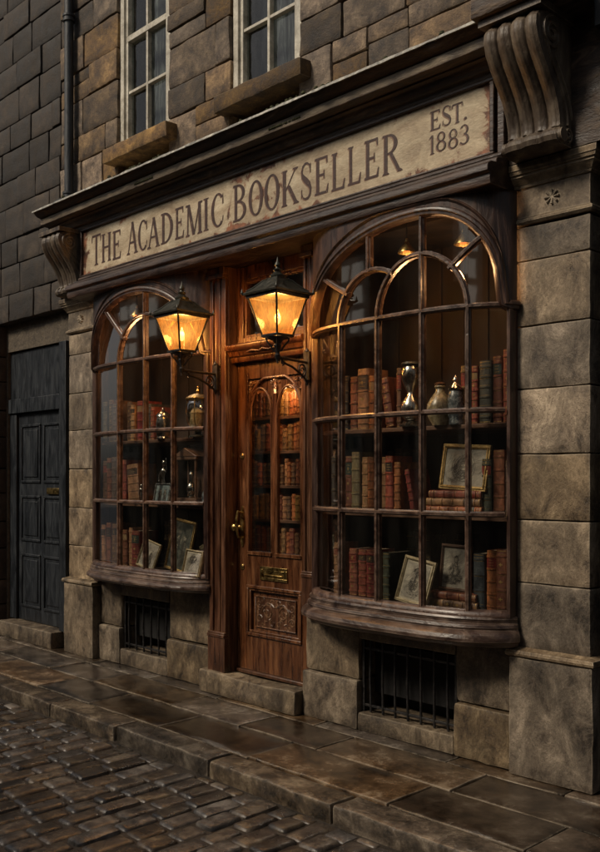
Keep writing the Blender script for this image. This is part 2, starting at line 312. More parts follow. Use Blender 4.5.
def amber():
    m = bpy.data.materials.new('amber_lantern_glass'); m.use_nodes = True; nt = m.node_tree; N = nt.nodes; L = nt.links
    N.remove(N['Principled BSDF']); out = N['Material Output']
    tr = N.new('ShaderNodeBsdfTransparent'); tr.inputs[0].default_value = (1,.52,.16,1)
    em = N.new('ShaderNodeEmission'); tc = N.new('ShaderNodeTexCoord'); mp = N.new('ShaderNodeMapping'); mp.inputs['Scale'].default_value=(3,3,.7); L.new(tc.outputs['Object'], mp.inputs[0])
    n = N.new('ShaderNodeTexNoise'); n.inputs['Scale'].default_value=16; n.inputs['Detail'].default_value=6; n.inputs['Distortion'].default_value=1.5; L.new(mp.outputs[0], n.inputs['Vector'])
    cr = N.new('ShaderNodeValToRGB'); cr.color_ramp.elements[0].position=.3; cr.color_ramp.elements[0].color=(.30,.065,.006,1); cr.color_ramp.elements[1].position=.66; cr.color_ramp.elements[1].color=(1,.35,.045,1)
    L.new(n.outputs['Fac'], cr.inputs[0]); L.new(cr.outputs[0], em.inputs['Color']); em.inputs['Strength'].default_value = 1.15
    df = N.new('ShaderNodeBsdfTranslucent'); df.inputs[0].default_value=(.9,.5,.17,1)
    gl = N.new('ShaderNodeBsdfGlossy'); gl.inputs['Roughness'].default_value=.15
    a = N.new('ShaderNodeMixShader'); a.inputs[0].default_value=.38; L.new(tr.outputs[0], a.inputs[1]); L.new(em.outputs[0], a.inputs[2])
    b = N.new('ShaderNodeMixShader'); b.inputs[0].default_value=.012; L.new(a.outputs[0], b.inputs[1]); L.new(df.outputs[0], b.inputs[2])
    c = N.new('ShaderNodeMixShader'); c.inputs[0].default_value=.012; L.new(b.outputs[0], c.inputs[1]); L.new(gl.outputs[0], c.inputs[2])
    L.new(c.outputs[0], out.inputs['Surface']); return m
M['amber'] = amber()

RA=[(-4.039, 0.051, 0.357, 'dk', 0, 0.19), (-3.977, 0.068, 0.345, 'rb', 0, 0.19), (-3.907, 0.093, 0.39, 'tn', 0, 0.19), (-3.808, 0.045, 0.339, 'or', 0, 0.19), (-3.67, 0.063, 0.327, 'rb', -10, 0.19), (-3.597, 0.038, 0.372, 'br', 0, 0.19), (-3.107, 0.033, 0.342, 'oc', 0, 0.19), (-3.03, 0.046, 0.334, 'rd', 0, 0.19), (-2.975, 0.079, 0.357, 'gr', 0, 0.19), (-2.89, 0.06, 0.378, 'rb', 0, 0.19), (-2.821, 0.063, 0.41, 'rd', 0, 0.19)]
RB=[(-4.148, 0.039, 0.363, 'dk', 0, 0.19), (-4.03, 0.06, 0.361, 'rb', 0, 0.19), (-3.959, 0.068, 0.386, 'gt', 0, 0.19), (-3.885, 0.054, 0.352, 'tn', 0, 0.19), (-3.825, 0.053, 0.352, 'or', 0, 0.19), (-3.72, 0.04, 0.35, 'tn', 0, 0.19), (-3.674, 0.059, 0.355, 'rd', 0, 0.19), (-3.605, 0.05, 0.317, 'or', 0, 0.19), (-3.486, 0.037, 0.279, 'cr', -11, 0.19), (-2.961, 0.065, 0.327, 'gr', 0, 0.19), (-2.887, 0.07, 0.377, 'rb', 0, 0.19), (-2.808, 0.05, 0.319, 'gy', 0, 0.19)]
RC=[(-4.139, 0.044, 0.335, 'tn', 0, 0.19), (-3.994, 0.068, 0.304, 'rb', 0, 0.19), (-3.92, 0.068, 0.302, 'rd', 0, 0.19), (-3.846, 0.074, 0.306, 'cr', 0, 0.19), (-3.766, 0.028, 0.29, 'tn', 0, 0.19), (-3.695, 0.055, 0.296, 'gr', 0, 0.26), (-3.016, 0.073, 0.332, 'bl', 0, 0.19), (-2.934, 0.068, 0.354, 'or', 0, 0.19), (-2.861, 0.07, 0.364, 'rb', 0, 0.19), (-2.782, 0.03, 0.323, 'gy', 0, 0.19)]
LA=[(-6.983, 0.063, 0.36, 'gy', 0, 0.19), (-6.901, 0.062, 0.373, 'br', 0, 0.19), (-6.821, 0.062, 0.333, 'gy', 0, 0.19), (-6.617, 0.067, 0.338, 'br', 0, 0.19), (-6.54, 0.058, 0.308, 'tn', 0, 0.19), (-6.472, 0.087, 0.338, 'cr', 0, 0.19), (-6.302, 0.048, 0.304, 'dk', 0, 0.19), (-6.244, 0.055, 0.275, 'rd', 0, 0.19)]
LB=[(-7.0, 0.072, 0.364, 'br', 0, 0.19), (-6.918, 0.071, 0.39, 'rb', 0, 0.19), (-6.837, 0.086, 0.397, 'gy', 0, 0.19), (-6.679, 0.068, 0.369, 'rd', 0, 0.19), (-6.586, 0.164, 0.333, 'tn', -5, 0.19)]
LC=[(-7.016, 0.072, 0.342, 'tn', 0, 0.19), (-6.934, 0.071, 0.363, 'rb', 0, 0.19), (-6.853, 0.086, 0.357, 'br', 0, 0.19), (-6.671, 0.068, 0.312, 'rb', 0, 0.19), (-6.594, 0.059, 0.332, 'tn', 0, 0.19), (-6.525, 0.118, 0.311, 'cr', 0, 0.19)]
LET=[('T', -7.004, -6.856), ('H', -6.848, -6.688), ('E', -6.673, -6.541), ('A', -6.45, -6.287), ('C', -6.287, -6.151), ('A', -6.151, -5.976), ('D', -5.963, -5.794), ('E', -5.775, -5.657), ('M', -5.638, -5.425), ('I', -5.413, -5.346), ('C', -5.322, -5.168), ('B', -5.065, -4.909), ('O', -4.887, -4.736), ('O', -4.72, -4.565), ('K', -4.55, -4.371), ('S', -4.357, -4.247), ('E', -4.225, -4.094), ('L', -4.071, -3.947), ('L', -3.925, -3.809), ('E', -3.783, -3.659), ('R', -3.635, -3.476)]
LET2=[('E', -3.264, -3.187), ('S', -3.176, -3.109), ('T', -3.105, -3.029), ('.', -3.022, -3.001)]
LET3=[('1', -3.271, -3.227), ('8', -3.22, -3.144), ('8', -3.134, -3.06), ('3', -3.049, -2.981)]


# ------------------------------------------------------------------ SETTING: ground, road, pavement, kerb
b = MB(); b.box(-60, 60, -60, -1.0, -.40, -.104); tag(b.build('road_ground', M['road']), kind='structure')
b = MB(); b.box(-60, 60, -1.0, 60, -.40, -.06); tag(b.build('ground', M['mortar']), kind='structure')
# flagstones
b = MB(); y1 = .34
rows = [(.36,-.09),(-.09,-.455),(-.455,-.845)]
for ri, (ya, yb) in enumerate(rows):
    x = -13 + R.uniform(0,.4)
    while x < 2:
        w = R.uniform(.68,1.08); g = .004
        b.rough_box(x+g, x+w-g, yb+g, ya-g, -.08+R.uniform(-.003,.003), R.uniform(-.004,.003), .10, .005, .011)
        x += w
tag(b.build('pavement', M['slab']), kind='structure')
b = MB(); x = -13.3
while x < 2:
    w = R.uniform(.85,1.05) ; b.rough_box(x+.005, x+w-.005, -1.045+R.uniform(-.006,.004), -.851, -.2, R.uniform(-.003,.004), .07, .007, .022)
    x += w
tag(b.build('kerb', M['kerb']), kind='structure')
# setts, laid in courses across the road
b = MB(); x = -12.5
while x < 1.2:
    w = R.uniform(.115,.155); y = -1.062 - R.uniform(0,.14)
    if y < -1.11: b.rough_box(x+.004, x+w-.004, y+.004, -1.062, -.19, -.095, .06, .005, .016)
    while y > -3.9:
        l = R.uniform(.17,.27)
        zt = -.085+R.uniform(-.010,.006)
        b.rough_box(x+.004+R.uniform(-.002,.003), x+w-.004+R.uniform(-.003,.002), y-l+.005, y-.005, -.19, zt, .05, .0045, .024)
        y -= l
    x += w
tag(b.build('cobbled_road', M['sett'], angle=180), kind='structure')
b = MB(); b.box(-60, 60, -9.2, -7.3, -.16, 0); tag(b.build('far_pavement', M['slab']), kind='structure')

# ------------------------------------------------------------------ BOOKSHOP
shop = empty('bookshop_building', (0,0,0), 'old stone bookshop with dark wooden bow windows and a cream fascia sign', 'shop')
shop.location = (-5, .3, 0)
def sp(o):   # keep world positions although the root stands at the base of the building
    o.parent = shop; o.matrix_parent_inverse = Matrix.Translation((5, -.3, 0)); return o

# ---- upper wall of coursed blocks with two window openings
XW0, XW1 = -7.66, -2.2
win = [(-6.69,-5.96,4.47,6.35), (-5.17,-4.44,4.47,6.35)]
b = MB(); b.box(XW0, XW1, .12, .5, 4.15, 4.47, 1)
b.box(XW0, win[0][0], .12, .5, 4.47, 7.4, 1); b.box(win[0][1], win[1][0], .12, .5, 4.47, 7.4, 1); b.box(win[1][1], XW1, .12, .5, 4.47, 7.4, 1)
for w in win: b.box(w[0], w[1], .12, .5, 6.35, 7.4, 1)
z = 3.98; ci = 0
while z < 7.3:
    hh = [.25,.30,.24,.33,.27,.31,.26][ci % 7]; ci += 1
    # free spans in this course
    spans = [(XW0, XW1)]
    if z + hh > 4.33 and z < 6.4:
        spans = [(XW0, win[0][0]), (win[0][1], win[1][0]), (win[1][1], XW1)]
    for a, c in spans:
        x = a
        while x < c - .02:
            w = R.uniform(.26,.62)
            if x + w > c - .16: w = c - x
            zz = z + hh
            if hh > .26 and R.random() < .22:   # two thin stones one over the other
                k = R.uniform(.4,.6)*hh
                b.rough_box(x+.005, x+w-.005, .0+R.uniform(-.008,.01), .13, z+.004, z+k-.004, .06, .006, .012)
                b.rough_box(x+.005, x+w-.005, .0+R.uniform(-.008,.01), .13, z+k+.004, zz-.004, .06, .006, .012)
            else:
                b.rough_box(x+.005, x+w-.005, .0+R.uniform(-.008,.012), .13, z+.004, zz-.004, .06, .007, .013)
            x += w
    z += hh
sp(b.build('stone_wall', [M['ashlar'], M['mortar']]))
# side and rear masses
b = MB(); b.box(-7.66, -7.2, .5, 6, 0, 7.4); b.box(-2.7, -2.2, .5, 6, 0, 7.4); b.box(-7.2, -2.7, 5.7, 6, 0, 7.4); b.box(-7.66,-2.2,.0,6,7.41,7.55)
sp(b.build('rear_wall', M['mortar']))
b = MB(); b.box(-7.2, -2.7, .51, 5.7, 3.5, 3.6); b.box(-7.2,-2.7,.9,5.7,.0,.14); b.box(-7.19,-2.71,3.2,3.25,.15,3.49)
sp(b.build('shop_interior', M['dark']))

# ---- sash windows
for wi, (a, c, z0, z1) in enumerate(win):
    fr = MB(); y0, yb = .03, .08; t = .055
    fr.box(a, a+t, y0, yb+.05, z0, z1); fr.box(c-t, c, y0, yb+.05, z0, z1); fr.box(a+t, c-t, y0, yb+.05, z0, z0+.05); fr.box(a+t, c-t, y0, yb+.05, z1-.05, z1)
    fr.box(a+t+.004, c-t-.004, y0+.02, yb+.045, 5.40, 5.45)
    mx = (a+c)/2
    for zz0, zz1 in ((z0+.05, 5.40),(5.45, z1-.05)):
        fr.box(a+t, a+t+.035, y0+.02, yb+.03, zz0, zz1); fr.box(c-t-.035, c-t, y0+.02, yb+.03, zz0, zz1)
        fr.box(mx-.013, mx+.013, y0+.025, yb+.02, zz0+.002, zz1-.002)
        zc = (zz0+zz1)/2 ; 
        fr.box(a+t+.035, mx-.013, y0+.027, yb+.018, zc-.012, zc+.012); fr.box(mx+.013, c-t-.035, y0+.027, yb+.018, zc-.012, zc+.012)
    wp = sp(fr.build('sash_window', M['whitepaint'], bevel=.003))
    g = MB(); g.add([(a+t+.03,.092,z0+.04),(c-t-.03,.092,z0+.04),(c-t-.03,.092,z1-.04),(a+t+.03,.092,z1-.04)], [(0,1,2,3)], 0, 0, False)
    g.build('pane', M['sashglass'], wp)
    cu = MB()   # dim net curtain behind
    n = 24; cu.loft([[(a+.06+(c-a-.12)*i/n, .26+.018*math.sin(i*1.9)+.01*math.sin(i*4.3), zz) for i in range(n+1)] for zz in (z0+.03, z1-.03)], 0, .3, closed=False)
    cu.build('curtain', mat('net_curtain', [(.012,.014,.015),(.05,.055,.055),(.32,.33,.31)], 5, (3.5,3.5,.35), (.8,.9), .1), wp)
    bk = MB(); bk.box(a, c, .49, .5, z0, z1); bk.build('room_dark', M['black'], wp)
    s = MB(); s.rough_box(a-.07, c+.13, -.11, .14, z0-.125, z0-.002, .07, .006, .015); s.build('sill', M['ashlar'], wp)

# ---- cornice
def xprism(bm, prof, x0, x1, m=0, t=0, segs=1, amp=0, smooth=False):
    rings = []
    for k in range(segs+1):
        x = x0 + (x1-x0)*k/segs
        dz = amp*noise.noise(Vector((x*2.3, 1.7, 3))) if amp else 0
        rings.append([(x, y, z+dz) for y, z in prof])
    bm.loft(rings, m, t, smooth=smooth)
XC0, XC1 = -7.64, -2.745
b = MB()
xprism(b, [(.11,3.845),(-.075,3.845),(-.085,3.865),(-.085,3.885),(-.11,3.89),(-.125,3.91),(-.13,3.935),(-.15,3.945),(-.15,3.955),(.11,3.955)], XC0+.02, XC1, segs=40, amp=.003)
xprism(b, [(.11,3.957),(-.225,3.957),(-.23,3.96),(-.23,3.965),(-.225,3.967),(.11,3.967)], XC0+.01, XC1, segs=40, amp=.003)
xprism(b, [(.11,4.022),(-.21,4.022),(-.225,4.03),(-.25,4.035),(-.27,4.05),(-.285,4.068),(-.285,4.078),(.11,4.15)], XC0, XC1, segs=40, amp=.004)
cn = sp(b.build('cornice', M['cornice'], bevel=.004))
b = MB(); xprism(b, [(.10,3.968),(-.218,3.968),(-.222,3.99),(-.222,4.021),(.10,4.021)], XC0+.006, XC1, segs=60, amp=.002)
b.build('fillet', M['cornlight'], cn, bevel=.005).matrix_parent_inverse = Matrix.Translation((5,-.3,0)) @ Matrix.Translation((-5,.3,0))
b = MB()
xs = [XC0-.01+ (XC1-XC0+.01)*k/150 for k in range(151)]
rings = []
for x in xs:
    q = noise.noise(Vector((x*6,0,0))); q2 = noise.noise(Vector((x*15,5,0)))
    o = -.298 + .010*q + .005*q2; zz = .006*q2
    rings.append([(x,.0,4.157+zz),(x,o,4.084+zz),(x,o-.006,4.066+zz+.008*q),(x,o+.004,4.066+zz+.008*q),(x,o+.008,4.079+zz),(x,.0,4.152)])
b.loft(rings, 0, .5); b.build('lead_flashing', M['lead'], cn)
b = MB()
for k in range(150):
    x = R.choice([R.uniform(-6.15,-5.7), R.uniform(-4.5,-3.9), R.uniform(-7.2,-3)]); s = R.uniform(.006,.02); y = R.uniform(-.29,-.2)
    b.lathe(x, y, [(0.001,4.087), (s,4.088+s*.3),(s*.8,4.09+s),(0.001,4.092+s*1.2)], 7, sy=.8)
for k in range(110):
    x = R.choice([R.uniform(-6.1,-5.85), R.uniform(-4.5,-4.2)]); s = R.uniform(.004,.011)
    b.lathe(x, -.222, [(0.001,3.985), (s,3.987),(s*.8,3.987+s),(0.001,3.99+s*1.2)], 6)
tag(b.build('moss_patches', M['moss'], cn), kind='stuff')

# ---- fascia, sign board and lettering
b = MB()
b.box(XC0+.02, XC1, -.03, .12, 3.43, 3.845)
sp(b.build('fascia_board', M['woodh']))
b = MB()
xprism(b, [(.12,3.43),(-.085,3.43),(-.10,3.42),(-.105,3.405),(-.09,3.392),(-.14,3.385),(-.15,3.37),(-.15,3.355),(-.20,3.35),(-.225,3.335),(-.235,3.315),(-.235,3.29),(-.21,3.282),(-.215,3.25),(-.205,3.225),(.12,3.225)], -7.17, XC1, segs=30, amp=.002)
sp(b.build('architrave', M['woodh'], bevel=.004))
b = MB(); b.box(-7.15, -2.835, -.06, -.031, 3.445, 3.84)
sign = sp(b.build('sign_board', M['sign']))
b = MB()
def bead(x0,x1,z0,z1,y): b.box(x0,x1,y,-.032,z0,z1)
bead(-7.175,-2.81,3.84,3.862,-.082); bead(-7.175,-2.81,3.432,3.449,-.084); bead(-7.176,-7.148,3.449,3.84,-.083); bead(-2.838,-2.809,3.449,3.84,-.083)
bead(-2.795,-2.75,3.432,3.86,-.07)
b.build('sign_frame', M['woodh'], sign, bevel=.006)

def ringseg(cx, cy, rx, ry, a0, a1, tx, ty, n=20):
    out = []; inn = []
    for i in range(n+1):
        a = rad(a0 + (a1-a0)*i/n); out.append((cx+rx*math.cos(a), cy+ry*math.sin(a))); inn.append((cx+(rx-tx)*math.cos(a), cy+(ry-ty)*math.sin(a)))
    return [[out[i], out[i+1], inn[i+1], inn[i]] for i in range(n)]
def st(x0,y0,x1,y1,w): return [[(x0-w/2,y0),(x0+w/2,y0),(x1+w/2,y1),(x1-w/2,y1)]]
def rc(x0,y0,x1,y1): return [[(x0,y0),(x1,y0),(x1,y1),(x0,y1)]]
def srf(x, y, w=.16, up=1): return [[(x-w,y),(x+w,y),(x+w,y+.022*up),(x+.075,y+.06*up),(x-.075,y+.06*up),(x-w,y+.022*up)]]
def sweepc(pts, ws):
    o = []
    for i in range(len(pts)-1):
        a, c = Vector(pts[i]), Vector(pts[i+1])
        def nn(k):
            p = Vector(pts[max(k-1,0)]); q = Vector(pts[min(k+1,len(pts)-1)]); d = (q-p).normalized(); return Vector((-d.y, d.x))
        na, nc = nn(i)*ws[i]/2, nn(i+1)*ws[i+1]/2
        o.append([tuple(a+na), tuple(a-na), tuple(c-nc), tuple(c+nc)])
    return o
def glyph(ch):   # polygons in a unit cell (width 1 x height 1)
    K = .17; k = .06
    if ch == 'T': return [st(.5,.03,.5,.97,K), rc(.03,.94,.97,1), [[(.0,.76),(.03,.76),(.08,.94),(.0,.94)]], [[(1,.76),(.97,.76),(.92,.94),(1,.94)]], srf(.5,0,.2)]
    if ch == 'H': return [st(.2,.03,.2,.97,K), st(.8,.03,.8,.97,K), rc(.2,.49,.8,.55), srf(.2,0), srf(.8,0), srf(.2,1,.16,-1), srf(.8,1,.16,-1)]
    if ch == 'E': return [st(.25,.03,.25,.97,K*1.15), rc(.05,.94,.93,1), rc(.05,0,.95,.06), rc(.25,.49,.7,.55), [[(.93,.8),(.89,.8),(.82,.94),(.93,.94)]], [[(1,.24),(.95,.24),(.85,.06),(.96,.06)]], [[(.72,.4),(.68,.4),(.66,.52),(.68,.64),(.72,.64)]]]
    if ch == 'A': return [st(.14,.03,.5,1,k*1.1), st(.84,.03,.5,1,K), rc(.26,.33,.72,.385), srf(.14,0,.14), srf(.83,0,.17)]
    if ch == 'C': return [*[[q] for q in ringseg(.56,.5,.52,.515,48,312,.19,.055,26)], [[(.9,.66),(.96,.66),(.93,.99),(.89,.92)]], [[(.88,.10),(.93,.16),(.96,.3),(.92,.3)]]]
    if ch == 'D': return [st(.2,.03,.2,.97,K), *[[q] for q in ringseg(.3,.5,.66,.5,-90,90,.2,.055,24)], rc(.03,0,.32,.05), rc(.03,.95,.32,1)]
    if ch == 'M': return [st(.14,.03,.17,1,k), st(.19,1,.5,.02,K*.8), st(.52,.02,.83,.97,k), st(.86,.03,.83,.97,K*.85), srf(.14,0,.11), srf(.86,0,.14), srf(.13,1,.11,-1), srf(.88,1,.12,-1)]
    if ch == 'I': return [st(.5,.03,.5,.97,.42), srf(.5,0,.46), srf(.5,1,.46,-1)]
    if ch == 'B': return [st(.22,.03,.22,.97,K), *[[q] for q in ringseg(.35,.755,.5,.245,-90,90,.18,.05,16)], *[[q] for q in ringseg(.38,.275,.57,.275,-90,90,.19,.052,18)], rc(.03,0,.4,.05), rc(.03,.95,.37,1), rc(.22,.505,.4,.55)]
    if ch == 'O': return [*[[q] for q in ringseg(.5,.5,.5,.515,0,360,.19,.055,40)]]
    if ch == 'K': return [st(.2,.03,.2,.97,K), st(.27,.42,.8,.97,k), st(.42,.55,.84,.03,K*1.05), srf(.2,0), srf(.2,1,.16,-1), srf(.85,0,.15), srf(.8,1,.14,-1)]
    if ch == 'S':
        pts = [(.86,.8),(.78,.93),(.6,.985),(.4,.985),(.22,.92),(.13,.79),(.17,.67),(.32,.58),(.55,.49),(.77,.39),(.88,.27),(.84,.12),(.68,.03),(.45,.012),(.25,.05),(.12,.17)]
        ws = [.04,.05,.055,.06,.09,.12,.16,.19,.2,.19,.16,.12,.08,.055,.05,.04]
        return [*[[q] for q in sweepc(pts, ws)], [[(.84,.70),(.89,.70),(.90,.99),(.85,.93)]], [[(.09,.02),(.13,.09),(.15,.3),(.10,.3)]]]
    if ch == 'L': return [st(.25,.03,.25,.97,K*1.15), rc(.05,0,.95,.06), srf(.25,1,.2,-1), [[(1,.27),(.95,.27),(.83,.06),(.96,.06)]]]
    if ch == 'R': return [st(.2,.03,.2,.97,K*.95), *[[q] for q in ringseg(.32,.745,.46,.255,-90,90,.17,.05,16)], rc(.03,.95,.34,1), st(.45,.51,.86,.03,K*.95), srf(.2,0,.16), rc(.2,.49,.36,.54), [[(.78,0),(1.02,0),(1.02,.03),(.93,.06),(.8,.06)]]]
    if ch == '8': return [*[[q] for q in ringseg(.5,.755,.37,.25,0,360,.13,.05,26)], *[[q] for q in ringseg(.5,.27,.45,.28,0,360,.15,.055,28)]]
    if ch == '3': return [*[[q] for q in ringseg(.42,.755,.42,.25,-88,150,.16,.05,20)], *[[q] for q in ringseg(.4,.27,.5,.275,-150,92,.18,.055,22)]]
    if ch == '1': return [st(.55,.03,.55,1,.26), [[(.42,1),(.42,.9),(.1,.82),(.1,.87)]], srf(.55,0,.36)]
    if ch == '.': return [*[[q] for q in ringseg(.5,.07,.45,.07,0,360,.44,.068,12)]]
def letters(tbl, z0, z1, name, big=None):
    for gi, (ch, x0, x1) in enumerate(tbl):
        b = MB(); i = 0
        zt = z1 + (.022 if big and gi in big else 0)
        wv = .004*math.sin(gi*2.1)
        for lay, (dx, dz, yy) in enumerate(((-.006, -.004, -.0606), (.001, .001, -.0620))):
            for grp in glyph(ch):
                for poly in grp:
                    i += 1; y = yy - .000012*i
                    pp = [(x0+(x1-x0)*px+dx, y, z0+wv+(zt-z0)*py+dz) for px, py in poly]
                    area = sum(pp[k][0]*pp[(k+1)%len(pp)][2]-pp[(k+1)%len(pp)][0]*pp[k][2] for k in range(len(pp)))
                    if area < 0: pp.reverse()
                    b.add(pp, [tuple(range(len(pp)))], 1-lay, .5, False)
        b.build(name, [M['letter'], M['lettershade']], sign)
letters(LET, 3.51, 3.755, 'letter', (0, 3, 11))
letters(LET2, 3.682, 3.795, 'letter')
letters(LET3, 3.544, 3.655, 'numeral')

# ---- pilasters with plinth, capital and console
def pilaster(x0, x1, ztop_con, yfront, dz=0):
    p = MB(); z = .69 + dz
    gaps = [.37,.35,.36,.36,.345,.36,.19]
    for gzi, gz in enumerate(gaps):
        p.rough_box(x0, x1, .04, .46, z+.003, z+gz-.003, .06, .0035, .008); z += gz
    pil = sp(p.build('pilaster', M['stone']))
    q = MB(); q.rough_box(x0-.03, x1+.035, -.0, .45, .0, .655, .06, .006, .014)
    b0 = 0
    prof = [(.0,.655),(-.012,.662),(-.016,.675),(-.010,.69),(.02,.70),(.035,.705)]
    rings = []
    for y, z_ in prof:
        e = -y + .0
        rings.append([(x0-.03-e*.8, y, z_),(x1+.035+e*.8, y, z_),(x1+.035+e*.8,.45,z_),(x0-.03-e*.8,.45,z_)])
    q.loft(rings, 0, .5, smooth=False); q.build('plinth', M['stone'], pil)
    c = MB()
    def lay(z0, z1, e0, e1=None, t=.5):
        e1 = e0 if e1 is None else e1
        c.loft([[(x0-e, .04-e, zz+dz),(x1+e, .04-e, zz+dz),(x1+e,.44,zz+dz),(x0-e,.44,zz+dz)] for zz, e in ((z0,e0),(z1,e1))], 0, t, smooth=False)
    lay(3.032,3.045,.010,.022); lay(3.045,3.062,.024,.024); lay(3.062,3.075,.02,.004)
    lay(3.075,3.235,.002,.002,.7); lay(3.235,3.25,.012,.018); lay(3.25,3.285,.02,.045); lay(3.285,3.30,.05,.05); lay(3.30,3.32,.06,.065); lay(3.32,3.355,.07,.07)
    # worn rosette in the neck
    cx = (x0+x1)/2
    for k in range(8):
        a = k*math.pi/4; c.tube([(cx,.037,3.155+dz),(cx+.045*math.cos(a),.031,3.155+dz+.04*math.sin(a))], [.004,.008], 6, t=.2)
    c.build('capital', M['stone'], pil, bevel=.004)
    # console bracket
    k = MB(); X0, X1 = cx-.178, cx+.150; H0 = 3.36+dz; H1 = ztop_con; D = -yfront
    S = [(0.0,.52),(.02,.50),(.05,.50),(.085,.47),(.10,.44),(.085,.41),(.07,.40),(.13,.40),(.20,.405),(.30,.44),(.42,.52),(.54,.66),(.66,.83),(.76,.94),(.85,1.0),(.93,.99),(.98,.94),(1.0,.86)]
    S = [(0.0,.42),(.03,.50),(.07,.52),(.11,.49),(.14,.42),(.17,.40),(.24,.41),(.34,.46),(.45,.56),(.56,.70),(.67,.85),(.77,.95),(.86,1.0),(.93,.99),(.98,.93),(1.0,.82)]
    # refine
    T_ = []
    for i in range(len(S)-1):
        for j in range(3):
            u = j/3; T_.append((S[i][0]*(1-u)+S[i+1][0]*u, S[i][1]*(1-u)+S[i+1][1]*u))
    T_.append(S[-1]); nX = 64; rings = []
    for zf, of in T_:
        zz = H0 + (H1-H0)*zf; base = .04 - (.04+D)*of; r = []
        for i in range(nX+1):
            u = i/nX; fl = (abs(math.sin(u*math.pi*4))**.45 * .020 + (.004 if abs(math.sin(u*math.pi*4)) > .9 else 0)) if zf > .15 else .012*math.sin(u*math.pi)+.012*abs(math.sin(u*math.pi*3))
            edge = .012 if (u < .02 or u > .98) else 0
            r.append((X0+(X1-X0)*u, base - fl + edge, zz))
        r += [(X1,.12,zz),(X0,.12,zz)]
        rings.append(r)
    k.loft(rings, 0, .5)
    # volutes on both cheeks
    for xx, sgn in ((X1, 1),(X0,-1)):
        def spi(cy, cz, r0, turns, a0, rr):
            pts = []; n = int(20*turns)
            for i in range(n+1):
                a = a0 + 2*math.pi*turns*i/n; r = r0*(1-.86*i/n); pts.append((xx+sgn*.004, cy+r*math.cos(a), cz+r*math.sin(a)))
            k.tube(pts, rr, 6, t=.5)
        hh = H1-H0
        spi(.04-(.04+D)*.70, H0+hh*.84, hh*.135, 2.1, math.pi*.5, .011)
        spi(.04-(.04+D)*.28, H0+hh*.09, hh*.06, 1.6, -math.pi*.5, .008)
        k.tube([(xx+sgn*.003, .04-(.04+D)*max(0,of-.10), H0+hh*zf) for zf, of in T_ if .16 < zf < .9], .009, 6, t=.5)
        k.tube([(xx+sgn*.003, .04-(.04+D)*max(0,of-.24), H0+hh*zf) for zf, of in T_ if .2 < zf < .7], .006, 6, t=.5)
    # rolled bottom scroll
    k.tube([(X0-.012,.04-(.04+D)*.42,H0+.035*hh/.6+.01),(X1+.012,.04-(.04+D)*.42,H0+.035*hh/.6+.01)], .036, 14, t=.5)
    for i in range(5): 
        xx = X0+.03+(X1-X0-.06)*i/4; yy = .04-(.04+D)*.42; zz = H0+.035*hh/.6+.01
        k.tube([(xx, yy+.04*math.cos(a), zz+.04*math.sin(a)) for a in [j*math.pi/8 for j in range(16)]], .006, 5, closed=True, t=.5)
    k.box(X0-.02, X1+.02, -D-.02, .11, H1+.001, H1+.035)
    k.build('console_bracket', M['cornstone'], pil)
    return pil
M['cornstone'] = mat('weathered_console', [(.05,.034,.024),(.11,.08,.055),(.22,.17,.115)], 6, (2.2,2.2,.6), (.38,.65), .5, 60, grime=.4, dist=.3, nr=.65, wear_highlight=.006, wear_highlight_c=(.42,.34,.24))
pilaster(-2.738, -2.30, 3.99, -.345)
pilaster(-7.575, -7.136, 3.83, -.26, -.055)
b = MB(); b.rough_box(-2.745, -2.20, -.40, .1, 4.03, 4.14, .08, .004, .01); b.box(-2.74,-2.2,-.03,.12,3.36,4.03)
sp(b.build('cornice_end_block', M['cornice']))

# ---- bow windows
class Bow:
    def __init__(s, xa, xb, P, y0=.02, n=2.9, e=.60): s.xa, s.xb, s.P, s.y0, s.n, s.e = xa, xb, P, y0, n, e; s.ac = (xa+xb)/2; s.an = (2.1, 2.1)
    def y(s, X):
        t = (X-(s.xa+s.xb)/2)/((s.xb-s.xa)/2); t = max(-1, min(1, t))
        return s.y0 - s.P*max(0, 1-abs(t)**s.n)**s.e
    def nrm(s, X):
        d = .012; X = max(s.xa+.02, min(s.xb-.02, X)); dy = (s.y(X+d)-s.y(X-d))/(2*d); return Vector((dy, -1, 0)).normalized()
    def pt(s, X, z, off=0): n = s.nrm(X); return (X + n.x*off, s.y(X)+n.y*off, z)
    def arch(s, X, ins=0):
        c = s.ac; l = X < c
        hw = (c-s.xa if l else s.xb-c) - ins; t = max(-1, min(1, (X-c)/hw)); n = s.an[0 if l else 1]
        return 2.60 + (.610-ins)*max(0, 1-abs(t)**n)**(1/n)
NOSE = [(-.016,-.03),(-.016,-.003),(-.009,.002),(-.007,.013),(.007,.013),(.009,.002),(.016,-.003),(.016,-.03)]
def nose(w): return [(u*w, v) for u, v in NOSE]
